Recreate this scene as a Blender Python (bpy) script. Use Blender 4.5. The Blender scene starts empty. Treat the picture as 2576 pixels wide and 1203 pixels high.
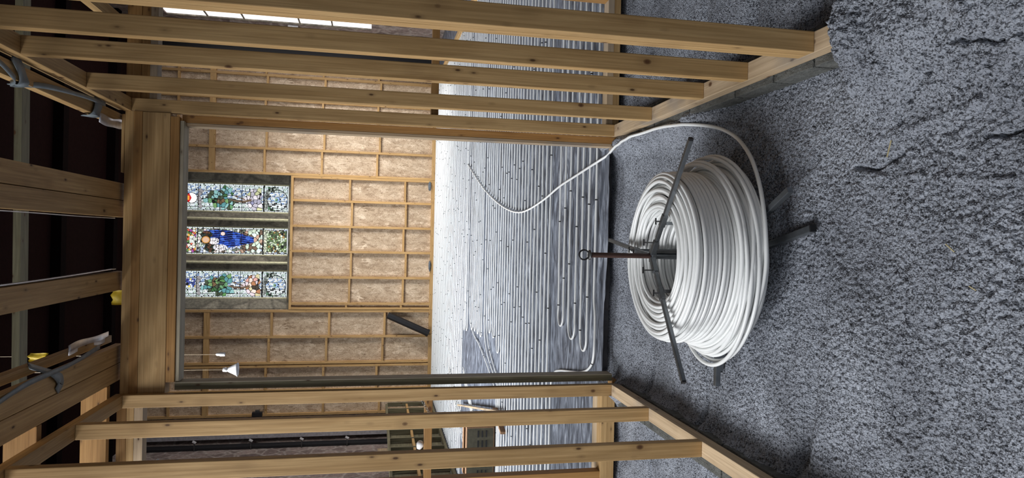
import bpy, bmesh, math, random
import numpy as np
from mathutils import Vector, Matrix

# ------------------------------------------------------------------ camera, world, lights
S = bpy.context.scene
COL = S.collection
S.view_settings.view_transform = 'Standard'
S.view_settings.look = 'None'
S.view_settings.gamma = 1.0
S.view_settings.exposure = 0.0
S.view_settings.use_curve_mapping = False

FPX, PITCH, ROLL = 1720.0, math.atan(343 / 1720.0), 0.021
fwd = Vector((0, math.cos(PITCH), -math.sin(PITCH)))
upv = Vector((0, math.sin(PITCH), math.cos(PITCH)))
rgt = Vector((1, 0, 0))
cr, sr = math.cos(ROLL), math.sin(ROLL)
cx = -upv * cr + rgt * sr          # the phone lay on its side: image +x is world down
cy = upv * sr + rgt * cr
cz = -fwd
cam_d = bpy.data.cameras.new('camera')
cam = bpy.data.objects.new('camera', cam_d)
COL.objects.link(cam)
M = Matrix.Identity(4)
for i in range(3):
    M[i][0], M[i][1], M[i][2] = cx[i], cy[i], cz[i]
M[2][3] = 1.5
cam.matrix_world = M
cam_d.sensor_fit = 'HORIZONTAL'
cam_d.sensor_width = 36.0
cam_d.lens = 36.0 * FPX / 2576.0
cam_d.clip_start = 0.05
cam_d.clip_end = 200
S.camera = cam

W = bpy.data.worlds.new('world')
S.world = W
W.use_nodes = True
W.node_tree.nodes['Background'].inputs[0].default_value = (0.62, 0.74, 1.0, 1)
W.node_tree.nodes['Background'].inputs[1].default_value = 0.09

def area(name, loc, target, sx, sy, power, color, spread=180):
    l = bpy.data.lights.new(name, 'AREA')
    l.shape = 'RECTANGLE'; l.size = sx; l.size_y = sy
    l.energy = power; l.color = color; l.spread = math.radians(spread)
    o = bpy.data.objects.new(name, l)
    COL.objects.link(o)
    o.location = loc
    d = Vector(target) - Vector(loc)
    o.rotation_euler = d.to_track_quat('-Z', 'Y').to_euler()
    return o
# daylight area lamps: right far at the window, the rest for unseen windows
area('daylight_unseen_left_near', (-3.9, 1.9, 3.6), (0.4, 3.1, -0.2), 3.4, 2.2, 185, (0.95, 0.97, 1.0), 130)
area('daylight_unseen_left_far', (-4.7, 9.5, 5.6), (0, 11.5, 0.0), 6.0, 2.6, 780, (0.92, 0.96, 1.0), 110)
area('daylight_right_far', (4.8, 14.6, 2.9), (-2.2, 17.6, 0.3), 3.0, 2.4, 245, (1.0, 0.98, 0.96), 105)
area('daylight_unseen_behind', (-1.6, -3.4, 3.7), (0.0, 4.0, 0.9), 3.0, 2.0, 30, (0.88, 0.94, 1.0), 120)

# ------------------------------------------------------------------ node helpers and materials
def newmat(name):
    m = bpy.data.materials.new(name)
    m.use_nodes = True
    nt = m.node_tree
    return m, nt, nt.nodes['Principled BSDF']

def node(nt, t, **kw):
    n = nt.nodes.new(t)
    for k, v in kw.items():
        if k.startswith('i_'):
            n.inputs[k[2:].replace('_', ' ')].default_value = v
        else:
            setattr(n, k, v)
    return n

def ramp(nt, src, stops):
    r = nt.nodes.new('ShaderNodeValToRGB')
    e = r.color_ramp.elements
    while len(e) < len(stops):
        e.new(0.5)
    for k, (p, c) in enumerate(stops):
        e[k].position = p
        e[k].color = (c[0], c[1], c[2], 1) if len(c) == 3 else c
    nt.links.new(src, r.inputs[0])
    return r

def mix(nt, fac, a, b, mode='MIX'):
    m = nt.nodes.new('ShaderNodeMix')
    m.data_type = 'RGBA'; m.blend_type = mode
    for sock, v in ((m.inputs[0], fac), (m.inputs[6], a), (m.inputs[7], b)):
        if hasattr(v, 'type') and hasattr(v, 'links'):
            nt.links.new(v, sock)
        elif isinstance(v, (int, float)):
            sock.default_value = v
        else:
            sock.default_value = (v[0], v[1], v[2], 1)
    return m.outputs[2]

def bump(nt, bsdf, h, strength, dist):
    b = nt.nodes.new('ShaderNodeBump')
    b.inputs['Strength'].default_value = strength
    b.inputs['Distance'].default_value = dist
    nt.links.new(h, b.inputs['Height'])
    nt.links.new(b.outputs[0], bsdf.inputs['Normal'])

def plain(name, c, rough=0.6, metal=0.0, spec=0.5):
    m, nt, b = newmat(name)
    n = node(nt, 'ShaderNodeTexNoise', i_Scale=18.0)
    tc = node(nt, 'ShaderNodeTexCoord')
    nt.links.new(tc.outputs['Object'], n.inputs['Vector'])
    lo = [v * 0.82 for v in c]; hi = [min(1, v * 1.15) for v in c]
    r = ramp(nt, n.outputs[0], [(0.3, lo), (0.7, hi)])
    nt.links.new(r.outputs[0], b.inputs['Base Color'])
    b.inputs['Roughness'].default_value = rough
    b.inputs['Metallic'].default_value = metal
    b.inputs['Specular IOR Level'].default_value = spec
    return m

def wood(name, light, dark, knot=(0.10, 0.045, 0.018), rough=0.62, knots=True, stain=None):
    """sawn softwood, grain along local X"""
    m, nt, b = newmat(name)
    L = nt.links.new
    tc = node(nt, 'ShaderNodeTexCoord')
    oi = node(nt, 'ShaderNodeObjectInfo')
    mul = node(nt, 'ShaderNodeVectorMath', operation='SCALE')
    mul.inputs[0].default_value = (37.0, 19.0, 53.0)
    L(oi.outputs['Random'], mul.inputs['Scale'])
    add = node(nt, 'ShaderNodeVectorMath', operation='ADD')
    L(tc.outputs['Object'], add.inputs[0]); L(mul.outputs[0], add.inputs[1])
    mp = node(nt, 'ShaderNodeMapping'); mp.inputs['Scale'].default_value = (0.9, 14, 14)
    L(add.outputs[0], mp.inputs[0])
    n1 = node(nt, 'ShaderNodeTexNoise', i_Scale=1.6, i_Detail=5.0, i_Roughness=0.6, i_Distortion=0.8)
    L(mp.outputs[0], n1.inputs['Vector'])
    mp2 = node(nt, 'ShaderNodeMapping'); mp2.inputs['Scale'].default_value = (2.5, 130, 130)
    L(add.outputs[0], mp2.inputs[0])
    n2 = node(nt, 'ShaderNodeTexNoise', i_Scale=1.0, i_Detail=3.0)
    L(mp2.outputs[0], n2.inputs['Vector'])
    mid = [(a + c) / 2 for a, c in zip(light, dark)]
    r1 = ramp(nt, n1.outputs[0], [(0.30, dark), (0.5, mid), (0.66, light)])
    r2 = ramp(nt, n2.outputs[0], [(0.35, (0.80, 0.78, 0.74)), (0.65, (1.04, 1.04, 1.04))])
    c = mix(nt, 1.0, r1.outputs[0], r2.outputs[0], 'MULTIPLY')
    if knots:
        mp3 = node(nt, 'ShaderNodeMapping'); mp3.inputs['Scale'].default_value = (4.6, 7, 7)
        L(add.outputs[0], mp3.inputs[0])
        v = node(nt, 'ShaderNodeTexVoronoi', i_Scale=1.0)
        L(mp3.outputs[0], v.inputs['Vector'])
        rk = ramp(nt, v.outputs['Distance'], [(0.04, (1, 1, 1)), (0.075, (0.6, 0.6, 0.6)), (0.09, (0.2, 0.2, 0.2)), (0.30, (0, 0, 0))])
        c = mix(nt, rk.outputs[0], c, knot)
        mp4 = node(nt, 'ShaderNodeMapping'); mp4.inputs['Scale'].default_value = (6.5, 15, 15)
        mp4.inputs['Location'].default_value = (3.3, 1.7, 9.1)
        L(add.outputs[0], mp4.inputs[0])
        v4 = node(nt, 'ShaderNodeTexVoronoi', i_Scale=1.0)
        L(mp4.outputs[0], v4.inputs['Vector'])
        rk4 = ramp(nt, v4.outputs['Distance'], [(0.05, (0.95, 0.95, 0.95)), (0.10, (0.25, 0.25, 0.25)), (0.20, (0, 0, 0))])
        c = mix(nt, rk4.outputs[0], c, [k * 0.7 for k in knot])
    if stain:
        n3 = node(nt, 'ShaderNodeTexNoise', i_Scale=2.2, i_Detail=4.0)
        L(add.outputs[0], n3.inputs['Vector'])
        rs = ramp(nt, n3.outputs[0], [(0.48, (0, 0, 0)), (0.68, (0.8, 0.8, 0.8))])
        c = mix(nt, rs.outputs[0], c, stain)
    rv = ramp(nt, oi.outputs['Random'], [(0, (0.86, 0.85, 0.84)), (1, (1.08, 1.06, 1.02))])
    c = mix(nt, 1.0, c, rv.outputs[0], 'MULTIPLY')
    L(c, b.inputs['Base Color'])
    b.inputs['Roughness'].default_value = rough
    b.inputs['Specular IOR Level'].default_value = 0.3
    bump(nt, b, n2.outputs[0], 0.25, 0.002)
    return m

M_PINE = wood('pine_sawn', (0.54, 0.36, 0.17), (0.39, 0.24, 0.10))
M_PINE_O = wood('pine_orange', (0.40, 0.225, 0.082), (0.30, 0.155, 0.05))
M_PALE = wood('pine_pale', (0.56, 0.43, 0.29), (0.43, 0.32, 0.21), stain=(0.24, 0.22, 0.20))
M_TREAT = wood('pine_treated', (0.24, 0.22, 0.14), (0.12, 0.11, 0.07), knots=True)
M_LIT_GREY = wood('pine_lit_grey', (0.50, 0.45, 0.35), (0.34, 0.30, 0.22))  # pale tone carries the hall's bounced light in the wood colour
M_FARW = wood('pine_far', (0.64, 0.42, 0.19), (0.50, 0.30, 0.12))

def mat_osb():
    m, nt, b = newmat('osb_board')
    L = nt.links.new
    tc = node(nt, 'ShaderNodeTexCoord')
    sep_n = node(nt, 'ShaderNodeTexNoise', i_Scale=3.0, i_Detail=2.0)
    L(tc.outputs['Object'], sep_n.inputs['Vector'])
    cols = None
    base = None
    for k, (rot, sc) in enumerate(((0.5, (8, 20, 24)), (-0.6, (20, 20, 9)), (0.1, (8, 20, 26)))):
        mp = node(nt, 'ShaderNodeMapping')
        mp.inputs['Rotation'].default_value = (0, rot, 0)
        mp.inputs['Scale'].default_value = sc
        L(tc.outputs['Object'], mp.inputs[0])
        ad = node(nt, 'ShaderNodeMix'); ad.data_type = 'VECTOR'
        nn = node(nt, 'ShaderNodeTexNoise', i_Scale=0.7, i_Detail=2.0)
        L(mp.outputs[0], nn.inputs['Vector'])
        ad.inputs[0].default_value = 0.35
        L(mp.outputs[0], ad.inputs[4]); 
        sc2 = node(nt, 'ShaderNodeVectorMath', operation='SCALE'); sc2.inputs['Scale'].default_value = 9.0
        L(nn.outputs['Color'], sc2.inputs[0]); L(sc2.outputs[0], ad.inputs[5])
        v = node(nt, 'ShaderNodeTexVoronoi', i_Scale=1.0)
        L(ad.outputs[1], v.inputs['Vector'])
        r = ramp(nt, v.outputs['Color'], [(0.10, (0.33, 0.225, 0.135)), (0.35, (0.52, 0.38, 0.25)), (0.65, (0.64, 0.49, 0.335)), (0.90, (0.92, 0.76, 0.57))])
        base = r.outputs[0] if base is None else mix(nt, 0.38, base, r.outputs[0])
    n = node(nt, 'ShaderNodeTexNoise', i_Scale=60.0, i_Detail=2.0)
    L(tc.outputs['Object'], n.inputs['Vector'])
    rd = ramp(nt, n.outputs[0], [(0.28, (0.35, 0.25, 0.16)), (0.42, (1, 1, 1))])
    c = mix(nt, 1.0, base, rd.outputs[0], 'MULTIPLY')
    c = mix(nt, 1.0, c, (0.93, 0.93, 0.93), 'MULTIPLY')
    L(c, b.inputs['Base Color'])
    b.inputs['Roughness'].default_value = 0.75
    return m
M_OSB = mat_osb()

def mat_floor():
    m, nt, b = newmat('beaded_insulation')
    L = nt.links.new
    tc = node(nt, 'ShaderNodeTexCoord')
    n = node(nt, 'ShaderNodeTexNoise', i_Scale=2.5, i_Detail=4.0)
    L(tc.outputs['Object'], n.inputs['Vector'])
    r = ramp(nt, n.outputs[0], [(0.3, (0.185, 0.198, 0.228)), (0.7, (0.29, 0.31, 0.35))])
    v = node(nt, 'ShaderNodeTexVoronoi', i_Scale=150.0)
    L(tc.outputs['Object'], v.inputs['Vector'])
    rv = ramp(nt, v.outputs['Color'], [(0.1, (0.82, 0.82, 0.83)), (0.8, (1.14, 1.14, 1.14))])
    c = mix(nt, 1.0, r.outputs[0], rv.outputs[0], 'MULTIPLY')
    # shade in the pits between beads, put into the colour as dark specks
    g = node(nt, 'ShaderNodeTexNoise', i_Scale=135.0, i_Detail=2.5, i_Roughness=0.6, i_Distortion=0.6)
    L(tc.outputs['Object'], g.inputs['Vector'])
    g2 = node(nt, 'ShaderNodeTexNoise', i_Scale=16.0, i_Detail=3.0)
    L(tc.outputs['Object'], g2.inputs['Vector'])
    ga = node(nt, 'ShaderNodeMath', operation='MULTIPLY_ADD')
    L(g2.outputs[0], ga.inputs[0]); ga.inputs[1].default_value = 0.20; L(g.outputs[0], ga.inputs[2])
    rg = ramp(nt, ga.outputs[0], [(0.51, (0.18, 0.18, 0.19)), (0.60, (1.10, 1.10, 1.10))])
    c = mix(nt, 1.0, c, rg.outputs[0], 'MULTIPLY')
    L(c, b.inputs['Base Color'])
    b.inputs['Roughness'].default_value = 0.6
    b.inputs['Specular IOR Level'].default_value = 0.45
    bump(nt, b, v.outputs['Distance'], 0.9, 0.004)
    return m
M_FLOOR = mat_floor()

def mat_membrane():
    m, nt, b = newmat('foil_membrane')
    L = nt.links.new
    tc = node(nt, 'ShaderNodeTexCoord')
    mp = node(nt, 'ShaderNodeMapping'); mp.inputs['Scale'].default_value = (1.7, 7, 1)
    L(tc.outputs['Object'], mp.inputs[0])
    n = node(nt, 'ShaderNodeTexNoise', i_Scale=2.4, i_Detail=7.0, i_Roughness=0.62, i_Distortion=0.9)
    L(mp.outputs[0], n.inputs['Vector'])
    r = ramp(nt, n.outputs[0], [(0.32, (0.022, 0.026, 0.038)), (0.46, (0.085, 0.096, 0.122)), (0.58, (0.21, 0.232, 0.28)), (0.72, (0.46, 0.49, 0.55))])
    L(r.outputs[0], b.inputs['Base Color'])
    b.inputs['Roughness'].default_value = 0.45
    b.inputs['Specular IOR Level'].default_value = 0.35
    bump(nt, b, n.outputs[0], 0.6, 0.02)
    return m
M_MEMB = mat_membrane()

def mat_stone(name, c1, c2, mortar, sc=3.2):
    m, nt, b = newmat(name)
    L = nt.links.new
    tc = node(nt, 'ShaderNodeTexCoord')
    n0 = node(nt, 'ShaderNodeTexNoise', i_Scale=2.0, i_Detail=3.0)
    L(tc.outputs['Object'], n0.inputs['Vector'])
    mx = node(nt, 'ShaderNodeMix'); mx.data_type = 'VECTOR'; mx.inputs[0].default_value = 0.15
    L(tc.outputs['Object'], mx.inputs[4]); L(n0.outputs['Color'], mx.inputs[5])
    v = node(nt, 'ShaderNodeTexVoronoi', i_Scale=sc); v.feature = 'DISTANCE_TO_EDGE'
    v2 = node(nt, 'ShaderNodeTexVoronoi', i_Scale=sc)
    L(mx.outputs[1], v.inputs['Vector']); L(mx.outputs[1], v2.inputs['Vector'])
    r = ramp(nt, v2.outputs['Color'], [(0.1, c1), (0.9, c2)])
    e = ramp(nt, v.outputs['Distance'], [(0.02, (0.7, 0.7, 0.7)), (0.10, (0, 0, 0))])
    n = node(nt, 'ShaderNodeTexNoise', i_Scale=14.0, i_Detail=6.0, i_Roughness=0.7)
    L(tc.outputs['Object'], n.inputs['Vector'])
    rn = ramp(nt, n.outputs[0], [(0.3, (0.5, 0.5, 0.5)), (0.7, (1.25, 1.25, 1.25))])
    c = mix(nt, e.outputs[0], r.outputs[0], mortar)
    c = mix(nt, 1.0, c, rn.outputs[0], 'MULTIPLY')
    L(c, b.inputs['Base Color'])
    b.inputs['Roughness'].default_value = 0.9
    bump(nt, b, n.outputs[0], 0.8, 0.04)
    return m
M_RUBBLE = mat_stone('rubble_stone', (0.16, 0.115, 0.105), (0.36, 0.28, 0.25), (0.44, 0.38, 0.34))
M_ASHLAR = mat_stone('window_stone', (0.22, 0.20, 0.155), (0.40, 0.36, 0.28), (0.14, 0.125, 0.10), 1.9)
M_RIDGE = plain('pale_stone_moulding', (0.80, 0.76, 0.50), 0.8)
M_BLOCK = mat_stone('concrete_block', (0.105, 0.108, 0.100), (0.135, 0.137, 0.128), (0.12, 0.12, 0.11), 9)
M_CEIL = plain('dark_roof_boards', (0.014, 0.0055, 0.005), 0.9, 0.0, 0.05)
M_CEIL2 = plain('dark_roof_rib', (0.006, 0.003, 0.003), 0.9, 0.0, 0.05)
M_PIPE, _nt, _b = newmat('white_plastic_pipe')
_b.inputs['Base Color'].default_value = (0.78, 0.79, 0.78, 1)
_b.inputs['Roughness'].default_value = 0.30
M_CORD, _nt, _b = newmat('light_flex')
_b.inputs['Base Color'].default_value = (0.35, 0.27, 0.17, 1)
M_BLACK = plain('dark_gap_black', (0.012, 0.012, 0.014), 0.5)
M_STEEL = plain('galvanised_steel', (0.20, 0.215, 0.23), 0.35, 0.85)
M_DSTEEL = plain('dark_steel', (0.10, 0.10, 0.10), 0.45, 0.6)
M_RUST = plain('rusty_red_tube', (0.060, 0.029, 0.022), 0.6, 0.2)
M_FOIL = plain('silver_foil', (0.62, 0.62, 0.66), 0.3, 0.6)
M_TAPE = plain('grey_plastic_strip', (0.17, 0.20, 0.22), 0.45)
M_YEL = plain('yellow_plastic', (0.62, 0.44, 0.03), 0.5)
M_CARD = plain('brown_cardboard', (0.30, 0.17, 0.09), 0.85)
M_DARK = plain('dark_card', (0.10, 0.09, 0.06), 0.85)
M_WHITE = plain('white_glass_shade', (0.75, 0.74, 0.74), 0.25)
M_STRAW = plain('dry_straw', (0.62, 0.52, 0.28), 0.7)
M_WOOLG = plain('grey_wool', (0.13, 0.15, 0.17), 0.95)
M_SMOOTHF = plain('grey_slab', (0.14, 0.14, 0.15), 0.9)

def mat_glassmosaic():
    m, nt, b = newmat('leaded_glass')
    a = node(nt, 'ShaderNodeAttribute'); a.attribute_name = 'glass'
    nt.links.new(a.outputs['Color'], b.inputs['Base Color'])
    nt.links.new(a.outputs['Color'], b.inputs['Emission Color'])
    b.inputs['Emission Strength'].default_value = 1.05
    b.inputs['Roughness'].default_value = 0.3
    return m
M_GLASS = mat_glassmosaic()
m_, nt_, b_ = newmat('bright_window_glass')
b_.inputs['Base Color'].default_value = (0.9, 0.9, 0.95, 1)
b_.inputs['Emission Color'].default_value = (1.0, 0.93, 0.93, 1)
b_.inputs['Emission Strength'].default_value = 1.3
M_SKYG = m_

# ------------------------------------------------------------------ geometry helpers
def link(o, parent=None):
    COL.objects.link(o)
    if parent is not None:
        Mw = o.matrix_basis.copy()
        o.parent = parent
        o.matrix_basis = parent.matrix_basis.inverted() @ Mw if parent.parent is None else (parent.parent.matrix_basis @ parent.matrix_basis).inverted() @ Mw
    return o

def tag(o, label=None, cat=None, group=None, kind=None):
    if label: o['label'] = label
    if cat: o['category'] = cat
    if group: o['group'] = group
    if kind: o['kind'] = kind
    return o

def thing(name, label, cat, loc=(0, 0, 0), group=None):
    o = bpy.data.objects.new(name, None)
    o.empty_display_size = 0.1
    o.matrix_basis = Matrix.Translation(loc)
    COL.objects.link(o)
    return tag(o, label, cat, group)

def mesh_obj(name, verts, faces, mat, parent=None, smooth=False, Mw=None):
    me = bpy.data.meshes.new(name)
    me.from_pydata([tuple(v) for v in verts], [], [tuple(int(i) for i in f) for f in faces])
    me.materials.append(mat)
    if smooth:
        me.polygons.foreach_set('use_smooth', [True] * len(me.polygons))
    me.update()
    o = bpy.data.objects.new(name, me)
    if Mw is not None:
        o.matrix_basis = Mw
    return link(o, parent)

def np_mesh(name, V, F, mat, parent=None, smooth=True, Mw=None):
    """V (n,3) array, F (m,4) array"""
    V = np.asarray(V, dtype=np.float32); F = np.asarray(F, dtype=np.int32)
    me = bpy.data.meshes.new(name)
    me.vertices.add(len(V)); me.vertices.foreach_set('co', V.ravel())
    me.loops.add(F.size); me.loops.foreach_set('vertex_index', F.ravel())
    me.polygons.add(len(F))
    me.polygons.foreach_set('loop_start', np.arange(0, F.size, F.shape[1], dtype=np.int32))
    me.update(calc_edges=True)
    me.materials.append(mat)
    if smooth:
        me.polygons.foreach_set('use_smooth', np.ones(len(F), dtype=bool))
    me.update(); me.validate()
    o = bpy.data.objects.new(name, me)
    if Mw is not None: o.matrix_basis = Mw
    return link(o, parent)

_boxcache = {}
def box_mesh(name, L, w, t, mat, bev):
    key = (round(L, 4), round(w, 4), round(t, 4), mat.name, bev, name)
    if key in _boxcache: return _boxcache[key]
    bm = bmesh.new()
    bmesh.ops.create_cube(bm, size=1.0)
    bmesh.ops.scale(bm, vec=(L, w, t), verts=bm.verts)
    if bev > 0:
        bmesh.ops.bevel(bm, geom=bm.edges[:], offset=bev, segments=2, affect='EDGES', profile=0.6)
    me = bpy.data.meshes.new(name)
    bm.to_mesh(me); bm.free()
    me.materials.append(mat)
    _boxcache[key] = me
    return me

def bar(name, p0, p1, w, t, mat, parent=None, wdir=(0, 1, 0), bev=0.002):
    """timber/steel bar from p0 to p1; width w measured along wdir, thickness t across"""
    p0, p1 = Vector(p0), Vector(p1)
    x = (p1 - p0); L = x.length; x.normalize()
    y = Vector(wdir); y = (y - x * y.dot(x)).normalized()
    z = x.cross(y)
    Mw = Matrix.Identity(4)
    c = (p0 + p1) / 2
    for i in range(3):
        Mw[i][0], Mw[i][1], Mw[i][2], Mw[i][3] = x[i], y[i], z[i], c[i]
    o = bpy.data.objects.new(name, box_mesh(name, L, w, t, mat, bev))
    o.matrix_basis = Mw
    return link(o, parent)

def block(name, lo, hi, mat, parent=None, bev=0.0):
    """axis-aligned box; its longest side becomes local X (grain)"""
    lo, hi = Vector(lo), Vector(hi)
    d = hi - lo; c = (lo + hi) / 2
    ax = max(range(3), key=lambda i: d[i])
    e = [Vector((0, 0, 0)) for _ in range(2)]
    e[0][ax] = -d[ax] / 2; e[1][ax] = d[ax] / 2
    wi = [i for i in range(3) if i != ax][0]
    ti = [i for i in range(3) if i != ax][1]
    wd = Vector((0, 0, 0)); wd[wi] = 1
    return bar(name, c + e[0], c + e[1], d[wi], d[ti], mat, parent, wd, bev)

def tube_arrays(P, r, n=8, closed=False, up=(0, 0, 1)):
    P = np.asarray(P, float)
    if closed:
        T = np.roll(P, -1, 0) - np.roll(P, 1, 0)
    else:
        T = np.gradient(P, axis=0)
    T /= np.linalg.norm(T, axis=1)[:, None] + 1e-12
    u = np.tile(np.array(up, float), (len(P), 1))
    bad = np.abs((T * u).sum(1)) > 0.95
    u[bad] = (1, 0, 0)
    N = np.cross(T, u); N /= np.linalg.norm(N, axis=1)[:, None]
    B = np.cross(N, T)
    a = np.linspace(0, 2 * np.pi, n, endpoint=False)
    R = np.asarray(r, float)
    if R.ndim == 0: R = np.full(len(P), float(R))
    V = P[:, None, :] + R[:, None, None] * (np.cos(a)[None, :, None] * N[:, None, :] + np.sin(a)[None, :, None] * B[:, None, :])
    m = len(P)
    i = np.arange(m if closed else m - 1)[:, None]
    j = np.arange(n)[None, :]
    i2 = (i + 1) % m; j2 = (j + 1) % n
    F = np.stack([i * n + j, i2 * n + j, i2 * n + j2, i * n + j2], -1).reshape(-1, 4)
    return V.reshape(-1, 3), F

def merge(parts):
    Vs, Fs, k = [], [], 0
    for V, F in parts:
        Vs.append(V); Fs.append(F + k); k += len(V)
    return np.concatenate(Vs), np.concatenate(Fs)

def tube(name, P, r, mat, parent=None, n=8, closed=False, up=(0, 0, 1)):
    V, F = tube_arrays(P, r, n, closed, up)
    c = np.asarray(P, float)[0]
    return np_mesh(name, V - c, F, mat, parent, True, Matrix.Translation(tuple(c)))

def smooth_path(P, k=8):
    """Catmull-Rom through P"""
    P = np.asarray(P, float)
    Q = np.vstack([2 * P[0] - P[1], P, 2 * P[-1] - P[-2]])
    out = []
    t = np.linspace(0, 1, k, endpoint=False)[:, None]
    for i in range(1, len(Q) - 2):
        a, b, c, d = Q[i - 1], Q[i], Q[i + 1], Q[i + 2]
        out.append(0.5 * ((2 * b) + (-a + c) * t + (2 * a - 5 * b + 4 * c - d) * t ** 2 + (-a + 3 * b - 3 * c + d) * t ** 3))
    out.append(P[-1:])
    return np.vstack(out)

def lathe(name, prof, mat, loc, parent=None, n=20, Mw=None):
    a = np.linspace(0, 2 * np.pi, n, endpoint=False)
    V = np.array([[r * math.cos(t), r * math.sin(t), z] for r, z in prof for t in a])
    F = []
    for i in range(len(prof) - 1):
        for j in range(n):
            F.append([i * n + j, i * n + (j + 1) % n, (i + 1) * n + (j + 1) % n, (i + 1) * n + j])
    return np_mesh(name, V, F, mat, parent, True, Mw if Mw is not None else Matrix.Translation(loc))

rng = np.random.default_rng(7)
random.seed(7)

# ------------------------------------------------------------------ setting: floor of the front bay
def worley(x, y, cell, seed):
    """rounded beads on a jittered grid, 0..1"""
    gx, gy = np.floor(x / cell).astype(np.int64), np.floor(y / cell).astype(np.int64)
    best = np.zeros_like(x)
    for dx in (-1, 0, 1):
        for dy in (-1, 0, 1):
            ix, iy = gx + dx, gy + dy
            h = (ix * 73856093) ^ (iy * 19349663) ^ (seed * 83492791)
            h = (h ^ (h >> 13)) * 1274126177 & 0x7fffffff
            r1 = (h & 1023) / 1023.0; r2 = ((h >> 10) & 1023) / 1023.0; r3 = ((h >> 20) & 1023) / 1023.0
            px = (ix + r1) * cell; py = (iy + r2) * cell
            rad = cell * (0.45 + 0.42 * r3)
            d2 = (x - px) ** 2 + (y - py) ** 2
            hgt = np.sqrt(np.clip(1 - d2 / rad ** 2, 0, None)) * (0.55 + 0.45 * r3)
            best = np.maximum(best, hgt)
    return best

def vnoise(x, y, cell, seed):
    gx, gy = np.floor(x / cell), np.floor(y / cell)
    fx, fy = x / cell - gx, y / cell - gy
    fx, fy = fx * fx * (3 - 2 * fx), fy * fy * (3 - 2 * fy)
    def hsh(ix, iy):
        h = (ix.astype(np.int64) * 73856093) ^ (iy.astype(np.int64) * 19349663) ^ (seed * 83492791)
        h = (h ^ (h >> 13)) * 1274126177 & 0x7fffffff
        return (h & 4095) / 4095.0
    a, b = hsh(gx, gy), hsh(gx + 1, gy)
    c, d = hsh(gx, gy + 1), hsh(gx + 1, gy + 1)
    return (a * (1 - fx) + b * fx) * (1 - fy) + (c * (1 - fx) + d * fx) * fy

def floor_base(x, y):
    z = -0.150 + 0.020 * (vnoise(x, y, 0.35, 3) - 0.5) + 0.012 * (vnoise(x, y, 0.12, 4) - 0.5)
    # joints running across between the pours
    for (y0, sl, w, dep, xa, xb) in ((2.33, -0.13, 0.042, 0.050, -2.6, -0.15), (3.16, 0.02, 0.022, 0.038, -2.6, -0.35),
                                     (3.85, 0.0, 0.022, 0.036, -2.6, -0.45), (2.82, 0.0, 0.05, 0.05, 0.75, 2.4),
                                     (3.28, 0.0, 0.03, 0.02, 0.75, 2.4), (2.36, 0.0, 0.06, 0.04, 0.8, 2.4)):
        yc = y0 + sl * (x + 0.4) + 0.02 * (vnoise(x, y, 0.2, 9) - 0.5)
        msk = np.clip((x - xa) / 0.12, 0, 1) * np.clip((xb - x) / 0.12, 0, 1)
        z -= dep * np.exp(-((y - yc) / w) ** 2) * msk
    # heaped material over the near end of the right-hand plate
    hx = np.exp(-np.clip(np.abs(x - 0.80) - 0.10, 0, None) ** 2 / 0.20 ** 2)
    edge = 2.13 + 0.05 * (vnoise(x, y, 0.08, 5) - 0.5) - 0.15 * np.clip(x - 0.75, 0, None)
    z += (0.158 + 0.045 * (vnoise(x, y, 0.09, 6) - 0.5)) * hx * np.clip((edge - y) / 0.10, 0, 1) ** 0.6
    # settled ridges
    z += 0.006 * np.exp(-((x - 0.235 - 0.10 * (y - 2.0)) / 0.012) ** 2) * np.clip((1.95 - y) / 0.1, 0, 1)
    z += 0.016 * np.exp(-((x - 0.40 + 0.12 * (y - 1.6)) / 0.02) ** 2) * np.clip((2.1 - y) / 0.1, 0, 1) * vnoise(x, y, 0.1, 8)
    nz = vnoise(x, y, 0.07, 14)
    z += (0.055 + 0.06 * nz) * np.exp(-((x + 0.97) / 0.085) ** 2)
    z += (0.075 + 0.04 * nz) * np.exp(-((x - 0.64) / 0.055) ** 2) * np.clip((y - 3.0) / 0.25, 0, 1)
    # smoother at the far end
    z += 0.068 * np.clip((y - 3.75) / 0.6, 0, 1) ** 1.3
    return z

def cracks(x, y):
    k = np.zeros_like(x)
    for pts in (((0.56, 1.35), (0.53, 1.46), (0.57, 1.60)), ((0.52, 1.72), (0.46, 1.86), (0.40, 1.90)), ((0.30, 1.9), (0.26, 2.02), (0.28, 2.12)),
                ((0.33, 1.44), (0.30, 1.5), (0.31, 1.58))):
        for (x0, y0), (x1, y1) in zip(pts, pts[1:]):
            dx, dy = x1 - x0, y1 - y0
            t = np.clip(((x - x0) * dx + (y - y0) * dy) / (dx * dx + dy * dy), 0, 1)
            wob = 0.02 * (vnoise(x, y, 0.03, 21) - 0.5)
            d = np.hypot(x - x0 - t * dx + wob, y - y0 - t * dy)
            k = np.maximum(k, np.exp(-(d / 0.007) ** 2))
    return k

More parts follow.
